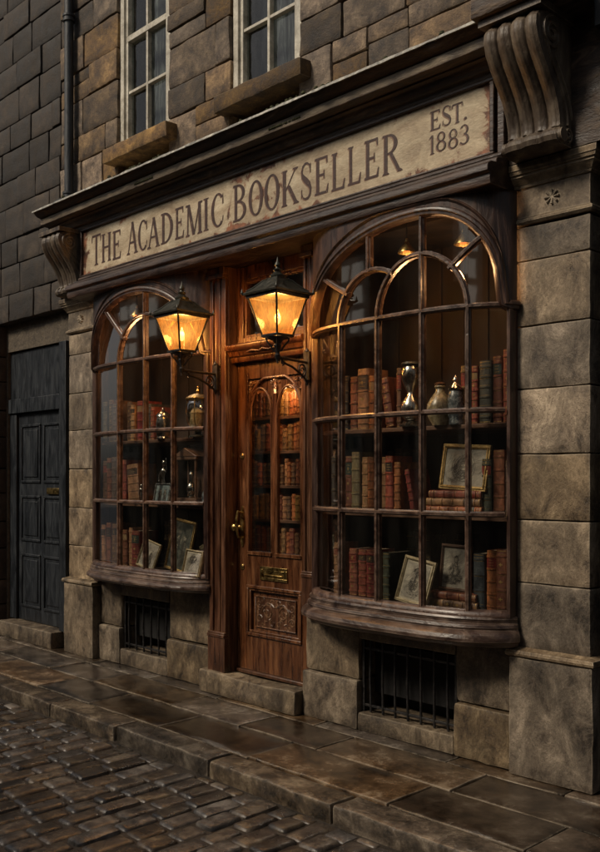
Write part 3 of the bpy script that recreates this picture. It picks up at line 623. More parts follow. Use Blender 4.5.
def bow_window(B, mull, arcs, spokes, P0, sk=1):
    # P0: name of the part
    xs = [B.xa + (B.xb-B.xa)*(.5-.5*math.cos(math.pi*i/44)) for i in range(45)]
    f = MB()
    # spandrel above the arch
    rings = []
    top = [(x, 3.226) for x in xs]; ins = .035
    def az(x): return min(3.19, B.arch(x, ins)) if B.xa+ins < x < B.xb-ins else 2.60
    fro = [B.pt(x, 3.226, .012) for x in xs] + [B.pt(x, az(x), .012) for x in xs]
    n = len(xs); f.add(fro, [(i, n+i, n+i+1, i+1) for i in range(n-1)], 0, .5, True)
    # sunk second face gives the spandrel a moulded edge
    f.sweep([B.pt(x, az(x), .0) for x in xs], [B.nrm(x) for x in xs], [(-.022,-.03),(-.022,.02),(-.010,.034),(.004,.034),(.010,.024),(.024,.024),(.034,.012),(.034,-.03)], t=.5)
    f.sweep([B.pt(x, min(3.215, az(x)+.062), .0) for x in xs[4:-4]], [B.nrm(x) for x in xs[4:-4]], [(-.012,.0),(-.012,.016),(-.004,.024),(.008,.016),(.012,.0)], t=.5)
    # soffit above, closes against the fascia
    up = [B.pt(x, 3.2245, .03) for x in xs] + [(x, .3, 3.2245) for x in xs]; f.add(up, [(i, i+1, n+i+1, n+i) for i in range(n-1)], 0, .5, False)
    # stiles at both ends
    for X in (B.xa+.012, B.xb-.012):
        f.sweep([B.pt(X, .86, 0), B.pt(X, 2.62, 0)], [(0,-1,0)]*2, [(q*(.6 if X > -3 else 1), w_) for q, w_ in [(-.026,-.05),(-.026,.012),(-.014,.022),(.014,.022),(.026,.012),(.026,-.05)]], t=.5)
    fo = sp(f.build('bow_window', M['wood'], angle=50))
    inv = Matrix.Identity(4)
    # glazing bars
    g = MB()
    for i, X in enumerate(mull):
        ztop = 2.60
        g.sweep([B.pt(X, .875, 0), B.pt(X, ztop, 0)], [B.nrm(X)]*2, NOSE, t=R.random())
    for z in (2.598, 2.016, 1.436):
        xx = [x for x in xs if B.xa+.02 < x < B.xb-.02]
        g.sweep([B.pt(x, z, .002) for x in xx], [B.nrm(x) for x in xx], NOSE, t=R.random())
    xx = [x for x in xs if B.xa+.01 < x < B.xb-.01]
    g.sweep([B.pt(x, .885, .0) for x in xx], [B.nrm(x) for x in xx], [(-.02,-.03),(-.02,.0),(-.008,.016),(.012,.022),(.02,.022),(.02,-.03)], t=.5)
    for path in arcs + spokes:
        g.sweep([B.pt(x, z, .003) for x, z in path], [B.nrm(x) for x, z in path], nose(1.0), t=R.random())
    g.build('glazing_bars', M['wood2'], fo)
    # glass
    gl = MB(); cols_ = [B.xa+.01] + list(mull) + [B.xb-.01]; cols_ = sorted(set(cols_))
    for i in range(len(cols_)-1):
        a, c = cols_[i], cols_[i+1]
        if c-a < .05: continue
        for z0, z1 in ((.88,1.436),(1.436,2.016),(2.016,2.598)):
            j = [R.uniform(-.0035,.0035) for _ in range(4)]
            pa, pc = B.pt(a,0,-.012), B.pt(c,0,-.012)
            gl.add([(pa[0],pa[1]+j[0],z0),(pc[0],pc[1]+j[1],z0),(pc[0],pc[1]+j[2],z1),(pa[0],pa[1]+j[3],z1)], [(0,1,2),(0,2,3)] if 0 else [(0,1,2,3)], 0, R.random(), True)
        m_ = 8; xx = [a+(c-a)*k/m_ for k in range(m_+1)]
        j = R.uniform(-.003,.003); tops = [max(2.6, az(x)+.01) for x in xx]
        pa, pc = Vector(B.pt(a,0,-.012)), Vector(B.pt(c,0,-.012))
        lo = [(pa.x+(pc.x-pa.x)*k/m_, pa.y+(pc.y-pa.y)*k/m_, 2.598) for k in range(m_+1)]
        hi = [(pa.x+(pc.x-pa.x)*k/m_, pa.y+(pc.y-pa.y)*k/m_+j, tops[k]) for k in range(m_+1)]
        gl.add(lo+hi, [(k, k+1, m_+2+k, m_+1+k) for k in range(m_)], 0, R.random(), True)
    gl.build('panes', M['glass'], fo)
    # moulded sill following the bow
    s = MB()
    prof = [(-.10,.872),(.012,.872),(.030,.868),(.036,.858),(.030,.848),(.030,.836),(.046,.828),(.052,.812),(.046,.800),(.064,.792),(.084,.776),(.092,.756),(.090,.738),(.072,.728),(.056,.724),(.050,.712),(.03,.702),(.0,.698),(-.10,.698)]
    prof = [(o if o < .02 else .02+(o-.02)*sk, .872-(.872-z)*sk) for o, z in prof]
    xx = [B.xa-.0+(B.xb-B.xa)*(.5-.5*math.cos(math.pi*i/60)) for i in range(61)]
    rings = []
    for x in xx:
        ed = .55+.45*min(1, (B.xb-x)/.22)
        rings.append([ (B.pt(x,z,o*ed if o>0 else o)) for o, z in prof])
    s.loft(rings, 0, .5, smooth=True)
    # solid board between the bow and the wall
    pl = [B.pt(x, 0, -.05) for x in xx]
    s.prism([(p[0],p[1]) for p in pl]+[(B.xb,.40),(B.xa,.40)], lambda p:(p[0],p[1],.872-.170*sk), lambda p:(p[0],p[1],.868), t=.5)
    s.build('window_sill', M['woodh2'], fo, angle=25)
    return fo
M['wood2'] = mat('glazing_bar_wood', [(.035,.016,.010),(.085,.045,.030),(.17,.105,.075)], 9, (1.5,1.5,1.5), (.28,.5), .5, 70, tint=.25, grime=.5, coat=.3, wear_highlight=.005, wear_highlight_c=(.33,.22,.15))
M['woodh2'] = mat('sill_wood', [(.022,.012,.009),(.065,.038,.028),(.16,.108,.08)], 6, (.6,1.2,1.5), (.26,.5), .6, 60, grime=.5, coat=.3, wear_highlight=.008, wear_highlight_c=(.34,.26,.2))
def semi(cx, hw, h, a0=180, a1=0, n=22, z0=2.598):
    return [(cx+hw*math.cos(rad(a0+(a1-a0)*i/n)), z0+h*math.sin(rad(a0+(a1-a0)*i/n))) for i in range(n+1)]
BR = Bow(-4.275, -2.737, .235, .03, 3.1); BR.ac = -3.30; BR.an = (1.9, 2.7)
mR = [-3.868,-3.553,-3.222,-2.938]
bz = lambda x: BR.arch(x, .035)
A1 = semi(-3.59, .285, .30, 180, 56)
winR = bow_window(BR, mR, [semi(-3.245, .305, .335), A1],
    [[(-3.22,2.6),(-3.22,2.9),(-3.22,3.165)], [(-3.62,2.885),(-3.62,3.0),(-3.62,bz(-3.62)-.01)],
     [(-3.045+(-2.85+3.045)*i/4, 2.82+(bz(-2.85)+.005-2.82)*i/4) for i in range(5)], [(-3.79+(-4.06+3.79)*i/4, 2.775+(bz(-4.06)+.005-2.775)*i/4) for i in range(5)]], 'R')
BL = Bow(-7.05, -5.43, .16)
mL = [-6.458,-6.078,-5.734]
bzl = lambda x: BL.arch(x, .035)
winL = bow_window(BL, mL, [semi(-6.096, .362, .36)],
    [[(-6.078,2.6),(-6.078,2.9),(-6.078,3.165)], [(-6.37+(-6.70+6.37)*i/4, 2.79+(bzl(-6.70)+.005-2.79)*i/4) for i in range(5)], [(-5.83+(-5.63+5.83)*i/4, 2.80+(bzl(-5.63)+.005-2.80)*i/4) for i in range(5)]], 'L', .72)

# ---- stall risers with basement gratings
def riser(x0, x1, g0, g1, gz0, gz1, yf, side):
    b = MB(); H = .695 if side == 'R' else .745
    b.rough_box(x0, g0-.004, yf+.012, .40, .322, H-.005, .06, .007, .02, t=.75 if side=='R' else .4)
    b.rough_box(x0-.006, g0-.002, yf-.012, .40, .0, .315, .06, .006, .016, t=.45)
    b.rough_box(g1+.004, x1, yf+.012, .40, .322, H-.005, .06, .007, .022, t=.45 if side=='R' else .85)
    b.rough_box(g1+.002, x1+.004, yf-.012, .40, .0, .315, .06, .006, .018, t=.5)
    b.rough_box(g0, g1, yf+.008, .40, gz1+.004, H-.006, .06, .004, .01, t=.25)
    b.rough_box(g0+.002, g1-.002, yf-.006, .40, .0, gz0-.004, .06, .005, .012, t=.4)
    o = sp(b.build('stall_riser', M['riser']))
    v = MB(); v.box(g0-.01, g1+.01, yf+.30, yf+.32, gz0-.01, gz1+.01); v.box(g0+.01,g1-.01,yf+.16,yf+.17,gz0+.1,gz1-.04); v.build('basement_void', M['black'], o)
    gr = MB(); yb = yf+.05
    gr.box(g0+.004, g0+.022, yb-.01, yb+.01, gz0, gz1); gr.box(g1-.022, g1-.004, yb-.01, yb+.01, gz0, gz1)
    gr.box(g0+.022, g1-.022, yb-.008, yb+.008, gz1-.065, gz1-.048); gr.box(g0+.022, g1-.022, yb-.008, yb+.008, gz0+.03, gz0+.046)
    G = gr.build('grating', M['iron'], o, bevel=.002)
    o_ = []
    n = 7 if side == 'R' else 6
    for i in range(n):
        q = MB(); xx = g0+.022+(g1-g0-.044)*(i+.5)/n; q.tube([(xx, yb-.004, gz0), (xx+R.uniform(-.004,.004), yb-.012+R.uniform(-.004,.004), (gz0+gz1)/2), (xx, yb-.004, gz1-.002)], .0085, 8)
        q.build('bar', M['iron'], G)
riser(-4.43, -2.765, -3.93, -3.17, .12, .585, .045, 'R')
riser(-7.10, -5.45, -6.76, -6.06, .14, .60, .075, 'L')

# ---- door jambs (panelled wooden posts either side)
def jamb(x0, x1, z0=.17):
    b = MB(); n = 5
    b.box(x0, x1, .03, .20, z0, 3.2245)
    w = x1-x0
    b.box(x0+.004, x0+w*.22, .004, .03, z0, 3.22); b.box(x1-w*.24, x1-.003, .0, .03, z0, 3.221)
    b.tube([(x0+w*.30,.026,z0+.3),(x0+w*.30,.026,3.2)], .013, 10); b.tube([(x1-w*.33,.026,z0+.3),(x1-w*.33,.026,3.2)], .013, 10)
    b.box(x0+w*.38, x1-w*.41, .012, .03, z0+.3, 3.2)
    b.box(x0+.002, x1-.001, -.012, .03, z0, z0+.26); b.box(x0+.001, x1, -.02, .03, z0+.26, z0+.285); b.box(x0+.003, x1-.002, -.014, .03, z0+.285, z0+.30)
    b.box(x0-.002, x1+.002, -.03, .03, 3.14, 3.17); b.box(x0, x1, -.02, .03, 3.17, 3.222)
    return sp(b.build('door_jamb', M['jamb'], bevel=.004))
jamb(-5.425, -5.222); jamb(-4.402, -4.285, .70)
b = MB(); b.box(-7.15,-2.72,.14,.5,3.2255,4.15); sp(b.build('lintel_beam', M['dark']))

# ---- transom and fanlight
b = MB(); xprism(b, [(.3,2.500),(.06,2.500),(.05,2.515),(.05,2.535),(.03,2.545),(.02,2.575),(-.005,2.585),(-.015,2.60),(-.015,2.618),(.0,2.628),(.03,2.634),(.3,2.634)], -5.222, -4.402, smooth=False)
b.tube([(-5.0,.012,2.562),(-4.93,.006,2.568),(-4.86,.012,2.560),(-4.81,.004,2.570),(-4.76,.012,2.560),(-4.69,.006,2.568),(-4.62,.012,2.562)], [.004,.008,.005,.011,.005,.008,.004], 6)
sp(b.build('transom', M['doorwood'], bevel=.003))
b = MB(); 
for (a,c,z0,z1) in ((-5.222,-5.15,2.634,3.224),(-4.474,-4.402,2.634,3.224),(-5.15,-4.474,2.634,2.69),(-5.15,-4.474,3.12,3.224)): b.box(a,c,.11,.18,z0,z1)
for (a,c,z0,z1) in ((-5.15,-5.13,2.69,3.12),(-4.494,-4.474,2.69,3.12),(-5.13,-4.494,2.69,2.71),(-5.13,-4.494,3.10,3.12)): b.box(a,c,.125,.17,z0,z1)
fl = sp(b.build('fanlight', M['doorwood'], bevel=.005))
b = MB(); b.add([(-5.14,.15,2.70),(-4.48,.147,2.70),(-4.48,.153,3.11),(-5.14,.150,3.11)], [(0,1,2,3)], 0, 0, False); b.build('pane', M['glass'], fl)

# ---- door
DX0, DX1, DY, DZ0, DZ1 = -5.215, -4.409, .115, .205, 2.495
b = MB(); yb = DY+.045
cx = -4.812
b.box(DX0, -5.103, DY, yb, DZ0, DZ1); b.box(-4.525, DX1, DY, yb, DZ0, DZ1)
b.box(-5.103,-4.525,DY+.001,yb,DZ0,.47); b.box(-5.103,-4.525,DY+.001,yb,.83,1.065); b.box(-5.103,-4.525,DY+.001,yb,2.375,DZ1)
b.box(cx-.019,cx+.019,DY+.002,yb-.002,1.065,2.25)
b.box(-5.103,-4.525,DY+.022,yb-.002,.47,.83)
# arched head infill with pointed lights
lw = (-4.525+5.103)/2-.019
def lightpts(c, w, z0=2.10, h=.205, n=12):
    """pointed arch: two arcs"""
    L_ = []
    for i in range(n+1):
        u = i/n; L_.append((c-w/2 + (w/2)*(1-math.cos(u*math.pi/2))**1.0*1.0, z0 + h*math.sin(u*math.pi/2)**.9))
    return L_ + [(2*c-x, z) for x, z in reversed(L_[:-1])]
for c in (-5.103+lw/2, -4.525-lw/2):
    pts = lightpts(c, lw)
    for i in range(len(pts)-1):
        (x0,z0),(x1,z1) = pts[i], pts[i+1]
        b.prism([(x0,z0),(x1,z1),(x1,2.376),(x0,2.376)], lambda p:(p[0],DY+.018,p[1]), lambda p:(p[0],yb-.004,p[1]), t=.5)
door = sp(b.build('shop_door', M['doorwood'], bevel=.002))
b = MB()
for c in (-5.103+lw/2, -4.525-lw/2):
    pts = [(c-lw/2+.006,1.07),(c-lw/2+.006,1.6)] + [(c+(x-c)*(1-.012/(lw/2)),z-.006) for x, z in lightpts(c, lw)] + [(c+lw/2-.006,1.6),(c+lw/2-.006,1.07)]
    b.tube([(x,DY+.006,z) for x,z in pts], .0095, 8, t=.5)
    b.box(c-lw/2+.001, c+lw/2-.001, DY-.012, DY+.03, 1.066, 1.088)
big = [(cx+.289*math.cos(rad(180-180*i/24)), DY+.006, 2.09+.30*math.sin(rad(180-180*i/24))**.85 if 0<i<24 else 2.09) for i in range(25)]
b.tube([p for p in big if p[2] < 2.372], .011, 8, t=.5)
# carved foliage in the spandrels
def curl(c0, c1, r0, turns, a0, rr, y, sg=1, shrink=.85):
    pts = []; n = max(8, int(18*turns))
    for i in range(n+1):
        a = a0 + sg*2*math.pi*turns*i/n; r = r0*(1-shrink*i/n); pts.append((c0+r*math.cos(a), y, c1+r*math.sin(a)))
    return pts, [rr*(1-.55*i/n) for i in range(n+1)]
for (x, z, r) in ((-5.08,2.335,.022),(-5.085,2.285,.018),(-5.04,2.345,.018),(-5.088,2.24,.013),(-5.0,2.352,.012),(cx,2.30,.026),(cx,2.35,.018),(cx-.035,2.335,.015),(cx+.035,2.335,.015),(-4.548,2.335,.022),(-4.543,2.285,.018),(-4.588,2.345,.018)):
    for sg in (1,-1):
        p, rr = curl(x+sg*r*.45, z, r*.75, 1.2, R.uniform(0,6), .0055, DY+.012, sg); b.tube(p, rr, 5, t=.5)
carv = b.build('carved_tracery', M['doorwood'], door)
b = MB(); b.add([(-5.11,DY+.028,1.06),(-4.52,DY+.028,1.06),(-4.52,DY+.028,2.33),(-5.11,DY+.028,2.33)], [(0,1,2,3)], 0, 0, False); b.build('door_glass', M['doorglass'] if 'doorglass' in M else M['glass'], door)
# lower panel: moulding and scroll carving
b = MB()
def frame(x0,x1,z0,z1,w,y0,y1):
    b.box(x0,x1,y0,y1,z1-w,z1); b.box(x0,x1,y0,y1,z0,z0+w); b.box(x0,x0+w,y0+.0005,y1,z0+w,z1-w); b.box(x1-w,x1,y0+.0005,y1,z0+w,z1-w)
frame(-5.108,-4.52,.462,.838,.024,DY-.014,DY+.02); frame(-5.082,-4.546,.488,.812,.016,DY-.004,DY+.022); frame(-5.03,-4.594,.528,.762,.008,DY+.008,DY+.022)
b.build('panel_moulding', M['doorwood'], door, bevel=.004)
b = MB(); yc = DY+.017; b.box(-5.02,-4.604,DY+.016,DY+.022,.537,.753, t=.3)
for sg in (1,-1):
    for (dx,dz,r,tn,a0,sn,rr) in ((.085,.645,.062,1.5,0,1,.0085),(.085,.645,.085,.7,2.6,-1,.0075),(.175,.70,.034,1.3,3.3,1,.007),(.175,.59,.034,1.3,2.8,-1,.007),(.03,.72,.028,1.2,-1,1,.0065),(.03,.57,.028,1.2,1,-1,.0065),(.14,.735,.02,1.1,3,-1,.005),(.14,.553,.02,1.1,3,1,.005),(.19,.645,.016,1.2,2,1,.0055)):
        p, q = curl(0, dz, r, tn, a0, rr, yc, sn)
        b.tube([(cx+sg*(dx+x), y, z) for x,y,z in p], q, 6, t=.5)
    for k in range(16):
        a = k*.8; r = .03+.05*(k%4)/3; x = cx+sg*(.085+r*math.cos(a)*1.1); z = .645+r*math.sin(a)*1.05
        b.tube([(x,yc,z),(x+sg*.010*math.cos(a+1),yc-.005,z+.010*math.sin(a+1)),(x+sg*.018*math.cos(a+1.5),yc,z+.018*math.sin(a+1.5))],[.002,.0058,.002],5,t=.5)
b.build('carved_panel', M['doorwood2'] if 'doorwood2' in M else M['jamb'], door)
# brass furniture
b = MB(); X0,X1,Z0,Z1 = -4.955,-4.665,.886,.985
for (a,c,z0,z1) in ((X0,X1,Z1-.02,Z1),(X0,X1,Z0,Z0+.02),(X0,X0+.028,Z0+.02,Z1-.02),(X1-.028,X1,Z0+.02,Z1-.02)): b.box(a,c,DY-.01,DY+.006,z0,z1)
b.box(X0+.032,X1-.032,DY-.006,DY+.004,Z0+.024,Z1-.024)
b.tube([(X0+.05,DY-.012,Z0+.04),(X1-.05,DY-.012,Z0+.04)],.005,8)
b.build('letter_box', M['brass'], door, bevel=.003)
b = MB(); hx = -5.158
n=16
b.prism([(hx+.024*math.cos(a)*(1 if abs(math.sin(a))<.9 else .8), 1.27+.155*math.sin(a)) for a in [i*2*math.pi/24 for i in range(24)]], lambda p:(p[0],DY+.002,p[1]), lambda p:(p[0],DY-.008,p[1]), t=.5)
b.build('door_plate', M['brass'], door); b = MB()
b.tube([(hx,DY-.008,1.37),(hx,DY-.05,1.385),(hx,DY-.062,1.33),(hx,DY-.058,1.24),(hx,DY-.045,1.19),(hx,DY-.008,1.185)], [.009,.009,.010,.010,.009,.007], 8)
b.build('door_pull', M['brass'], door)
b = MB(); kx=-5.195
pr=[(.0,.0)];b.loft([[(kx+r*math.cos(a),y,1.262+r*math.sin(a)) for a in [i*2*math.pi/16 for i in range(16)]] for r,y in ((.001,DY),(.018,DY-.004),(.018,DY-.010),(.009,DY-.016),(.009,DY-.035),(.022,DY-.042),(.029,DY-.055),(.026,DY-.068),(.014,DY-.076),(.001,DY-.078))])
b.build('door_knob', M['brass'], door)
for zz in (1.80,.965):
    b = MB(); b.loft([[(hx-.002+r*math.cos(a),y,zz+r*1.1*math.sin(a)) for a in [i*2*math.pi/14 for i in range(14)]] for r,y in ((.001,DY+.002),(.02,DY-.002),(.02,DY-.006),(.013,DY-.012),(.012,DY-.015),(.001,DY-.015))]); b.box(hx-.0035,hx-.0005,DY-.017,DY-.014,zz-.008,zz+.006,1)
    b.build('lock_cylinder', [M['brass'],M['black']], door)
# door step, worn hollow in the middle
b = MB(); b.rough_box(-5.50,-4.435,-.045,.5,.0,.175,.05,.004,.02,t=.6)
for i,(x,y,z) in enumerate(b.v):
    if z > .1:
        d = math.exp(-((x+4.9)/.28)**2)*.022*max(0,1-max(0,y)/.3); b.v[i]=(x,y+(.018*math.exp(-((x+4.9)/.25)**2) if y<0 else 0),z-d)
sp(b.build('doorstep', M['riser']))
b = MB(); b.box(-5.22,-4.40,.085,.5,.176,.203); sp(b.build('threshold', M['jamb'], bevel=.006))

# ---- display shelves and backs of both windows
def display(x0, x1, B, yback):
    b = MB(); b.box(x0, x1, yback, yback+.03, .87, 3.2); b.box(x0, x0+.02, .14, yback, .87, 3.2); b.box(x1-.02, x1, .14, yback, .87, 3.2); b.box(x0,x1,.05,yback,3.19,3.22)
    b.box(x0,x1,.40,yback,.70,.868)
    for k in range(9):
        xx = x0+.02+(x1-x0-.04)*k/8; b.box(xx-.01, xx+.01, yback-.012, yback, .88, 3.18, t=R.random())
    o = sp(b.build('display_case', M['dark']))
    for zz in (1.95, 1.42):
        s = MB(); n=20; xs=[x0+.02+(x1-x0-.04)*i/n for i in range(n+1)]
        s.prism([(x, max(B.y(x)+.07, .0)) for x in xs]+[(x1-.02,yback),(x0+.02,yback)], lambda p:(p[0],p[1],zz-.026), lambda p:(p[0],p[1],zz), t=R.random())
        s.build('shelf', M['shelf'], o, bevel=.003)
    return o
display(-4.27,-2.74,BR,.62); display(-7.13,-5.44,BL,.62)
for xa_, xb_ in ((-7.135,-7.045),):
    b = MB(); b.box(xa_,xb_,.04,.14,.70,3.2245); sp(b.build('corner_post', M['wood'], bevel=.004))

# ------------------------------------------------------------------ BOOKS
CC = {'dk':((.045,.04,.038),'dark grey'),'rb':((.15,.052,.028),'reddish brown'),'tn':((.27,.15,.07),'tan'),'or':((.27,.095,.033),'orange brown'),'gr':((.04,.046,.032),'dark green'),'rd':((.19,.045,.027),'red'),
      'br':((.12,.06,.032),'brown'),'gy':((.10,.078,.058),'grey brown'),'bl':((.028,.038,.042),'blue black'),'oc':((.27,.16,.05),'ochre'),'cr':((.17,.028,.022),'crimson'),'gt':((.14,.12,.06),'olive and tan')}
def book_mesh(w, h, d, ribs=5):
    c = MB(); t = .004; bul = min(.012, w*.22)
    zs = []; n = 26
    for i in range(n+1): zs.append(h*i/n)
    zr = [h*(.1+.8*k/(ribs-1)) for k in range(ribs)]
    zz = sorted(set([0, h] + [q+e for q in zr for e in (-.0062,-.0045,0,.0045,.0062)] ))
    rings = []
    for z in zz:
        up = .0038 if any(abs(z-q) < .005 for q in zr) else 0
        e = min(z, h-z); tk = .003 if e < .001 else 0
        r = []
        for i in range(11):
            u = -1+2*i/10; r.append((w/2+u*(w/2+up*.4-tk*.3), -(bul+up)*math.sqrt(max(0,1-u*u)) - up*.3 + tk*.3, z))
        r += [(w, .006, z), (0, .006, z)]
        rings.append(r)
    c.loft(rings, 0, .5)
    c.box(0, t, .006, d, 0, h); c.box(w-t, w, .006, d, 0, h)
    return c, bul, zr
def make_book(x, y, zb, w, h, d, ck, tilt, label, group, lie=False, simple=False, ribs=None, twist=0):
    ribs = ribs or R.choice([4,5,5,6])
    rr = R.Random if 0 else None
    base, _ = CC[ck]; cvar = R.uniform(1.0,1.75); colr = (base[0]*cvar, base[1]*cvar*R.uniform(.9,1.12), base[2]*cvar, 1)
    c, bul, zr = book_mesh(w, h, d, ribs)
    gold = R.random()
    if simple:
        # gilt lines and spine in one mesh
        for q in zr: c.box(w*.08, w*.92, -bul-.003, -bul*.3, q+.006, q+.0085, 1, .5)
        o = c.build('book', [M['leather'], M['gilt']], None); o.location = (x, y, zb); o.color = colr
        o.rotation_euler = (0, rad(tilt), rad(twist)); tag(o, label, 'book', group); return o
    root = empty('book', (x, y, zb), label, 'book', group)
    root.rotation_euler = (0, rad(tilt), rad(twist)) if not lie else (0, rad(90), rad(twist))
    pg = MB(); pg.box(.004, w-.004, .004, d-.006, .004, h-.004); pg.build('page_block', M['paper'], root)
    def arc(z0, z1, e, span=.9, n=8):
        return [[(w/2+(-span+2*span*i/n)*(w/2), -(bul+e)*math.sqrt(max(0,1-(-span+2*span*i/n)**2)), z) for i in range(n+1)] for z in (z0,z1)]
    gl = c; c_m = 1
    for q in zr:
        for dz in (-.0095,.0085):
            if R.random() < .8: gl.loft(arc(q+dz, q+dz+.0016, .0009), 1, .5, closed=False)
    gl.loft(arc(.006,.009,.0009), 1, .5, closed=False); gl.loft(arc(h-.009,h-.006,.0009), 1, .5, closed=False)
    if gold < .45 and w > .04:   # small tooled ornament in each compartment
        for a_, b_ in zip(zr[:-1], zr[1:]):
            zc=(a_+b_)/2; s=min(.010,(b_-a_)*.2)
            gl.loft(arc(zc-s*.3, zc+s*.3, .0011, .35, 4), 1, .5, closed=False); gl.loft(arc(zc-s, zc+s, .0013, .10, 2), 1, .5, closed=False)
    o = c.build('cover', [M['leather'], M['gilt']], root); o.color = colr
    if R.random() < .6:
        lb = MB(); a_, b_ = zr[-2], zr[-1]; lb.loft(arc(a_+.008, b_-.008, .0012, .92), 0, .5, closed=False)
        lc = R.choice([(.22,.03,.02,1),(.03,.045,.035,1),(.05,.03,.02,1),(.30,.2,.1,1)])
        tx = lb   # three rows of tiny gilt dashes, too small to read
        for k in range(3):
            z_ = a_+.008+(b_-a_-.016)*(k+.8)/3.6; sp_ = R.uniform(.35,.65); tx.loft(arc(z_, z_+.002, .0022, sp_), 1, .5, closed=False)
        lo = lb.build('title_label', [M['leather'], M['gilt']], root); lo.color = lc
    return root
ORD = ['first','second','third','fourth','fifth','sixth','seventh','eighth','ninth','tenth','eleventh','twelfth','thirteenth','fourteenth','fifteenth','sixteenth']
for tbl, zb, Y, wn, sn in ((RA,1.95,.03,'right','top'),(RB,1.42,.03,'right','middle'),(RC,.872,.03,'right','bottom'),(LA,1.95,.05,'left','top'),(LB,1.42,.05,'left','middle'),(LC,.872,.05,'left','bottom')):
    for i, (x, w, h, ck, tilt, d) in enumerate(tbl):
        zz = zb + (abs(math.sin(rad(tilt)))*w if tilt > 0 else 0) + .0005
        if tilt < 0: zz = zb + .001; 
        hh = h if not tilt else h*.97
        lean = ' leaning' if tilt else ''
        make_book(x, Y + R.uniform(-.012,.012), zz, w, hh, d, ck, tilt, '%s%s book, %s upright from left on %s shelf of %s window' % (CC[ck][1], lean, ORD[i], sn, wn), 'books on the window shelves', twist=0)
# books lying flat
def stack(items, x, zb, y, where):
    z = zb; n = len(items)
    for i, (h, t, ck, dx) in enumerate(items):
        pos = 'topmost' if i == n-1 else ('lowest' if i == 0 else 'middle')
        make_book(x+dx, y, z+t+.0005, t, h, .19, ck, 0, '%s flat book, %s of stack %s' % (CC[ck][1], pos, where), 'books lying flat in the right window', lie=True)
        z += t+.001
    return z
zt1 = stack([(.40,.052,'or',-.005),(.385,.046,'tn',.0),(.37,.045,'rd',.02)], -3.335, 1.42, .0, 'on the middle shelf under the framed drawing')
zt2 = stack([(.34,.050,'br',0),(.32,.045,'rb',.01)], -3.31, .872, .0, 'on the bottom shelf under the portrait')
# dimmer second row of volumes behind
k = 0
for (x0, n, zb, wn) in ((-3.75,3,.872,'right'),(-3.36,2,.872,'right'),(-6.45,3,.872,'left'),(-3.98,4,1.42,'right')):
    for i in range(n):
        w = R.uniform(.045,.07); make_book(x0, .33, zb, w, R.uniform(.37,.42), .16, R.choice(['br','dk','gy','gr']), 0, 'tall dim book %s from left %s in %s window' % (ORD[i], ['in bottom back row','behind lying books','in bottom back row','in middle back row'][k], wn), 'books in the back rows', simple=True); x0 += w+.004
    k += 1

# bookcase seen through the door glass
bc = empty('bookcase', (-5.1,.30,.14), 'tall dark wooden bookcase full of books behind the door glass', 'bookcase')
b = MB(); b.box(-.30,.78,.24,.26,0,2.3); b.box(-.32,-.30,0,.26,0,2.3); b.box(.78,.80,0,.26,0,2.3); b.build('carcass', M['shelf'], bc)
zsh = [.66,.92,1.18,1.44,1.70,1.96,2.22]
for zz in zsh: b = MB(); b.box(-.299,.779,.0,.239,zz-.022,zz); b.build('shelf', M['shelf'], bc, bevel=.002)
ORD2 = lambda i: (ORD+['seventeenth','eighteenth','nineteenth','twentieth','twenty first','twenty second','twenty third','twenty fourth','twenty fifth','twenty sixth','twenty seventh','twenty eighth','twenty ninth','thirtieth'])[i]
nm = ['lowest','second lowest','third lowest','fourth lowest','third highest','second highest']
for si, zz in enumerate(zsh[:-1]):
    x = -5.395; i = 0
    while x < -4.39:
        w = R.uniform(.032,.055); h = R.uniform(.155,.215)
        if R.random() < .07: x += .03; continue
        ck = R.choice(['br','or','tn','tn','rb','oc','gy','br','or'])
        lab = '%s book %s from left on %s bookcase shelf behind door' % (CC[ck][1], ORD2(i), nm[si])
        make_book(x, .315+R.uniform(-.006,.012), .14+zz, w, h, .15, ck, 0, lab, 'books on the bookcase behind the door', simple=True, ribs=4)
        x += w+.003; i += 1

# ------------------------------------------------------------------ ORNAMENTS IN THE WINDOWS
def lathe_obj(name, loc, prof, m, label, cat, parts=(), sx=1):
    r = empty(name, loc, label, cat)
    b = MB(); b.lathe(0,0,prof,26); b.build('body', M[m], r)
    for pn, pp, pm in parts:
        b = MB(); b.lathe(0,0,pp,22); b.build(pn, M[pm], r)
    return r
# silver hourglass shaped vase
lathe_obj('hourglass_vase', (-3.455,-.0,1.95), [(.001,.035),(.035,.04),(.06,.07),(.066,.11),(.055,.155),(.026,.19),(.022,.21),(.04,.245),(.058,.29),(.06,.335),(.05,.365),(.046,.37),(.001,.37)], 'silver',
   'silver hourglass shaped vessel with round lid on top shelf of right window', 'vase', [('base',[(.001,0),(.07,0),(.072,.012),(.055,.02),(.045,.032),(.03,.036),(.001,.036)],'silver'),('lid',[(.001,.371),(.055,.371),(.062,.38),(.055,.392),(.03,.398),(.001,.40)],'ironroof')])
lathe_obj('round_jar', (-3.235,.0,1.95), [(.001,0),(.045,.0),(.05,.01),(.072,.05),(.08,.09),(.074,.13),(.05,.17),(.03,.195),(.026,.215),(.034,.228),(.030,.235),(.001,.235)], 'ceramic',
   'round tan ceramic jar with narrow neck on top shelf of right window', 'jar', [('rim',[(.001,.236),(.038,.236),(.040,.245),(.03,.252),(.001,.254)],'jambring')] if 0 else [('stopper',[(.001,.236),(.032,.236),(.034,.246),(.02,.256),(.001,.258)],'jamb')])
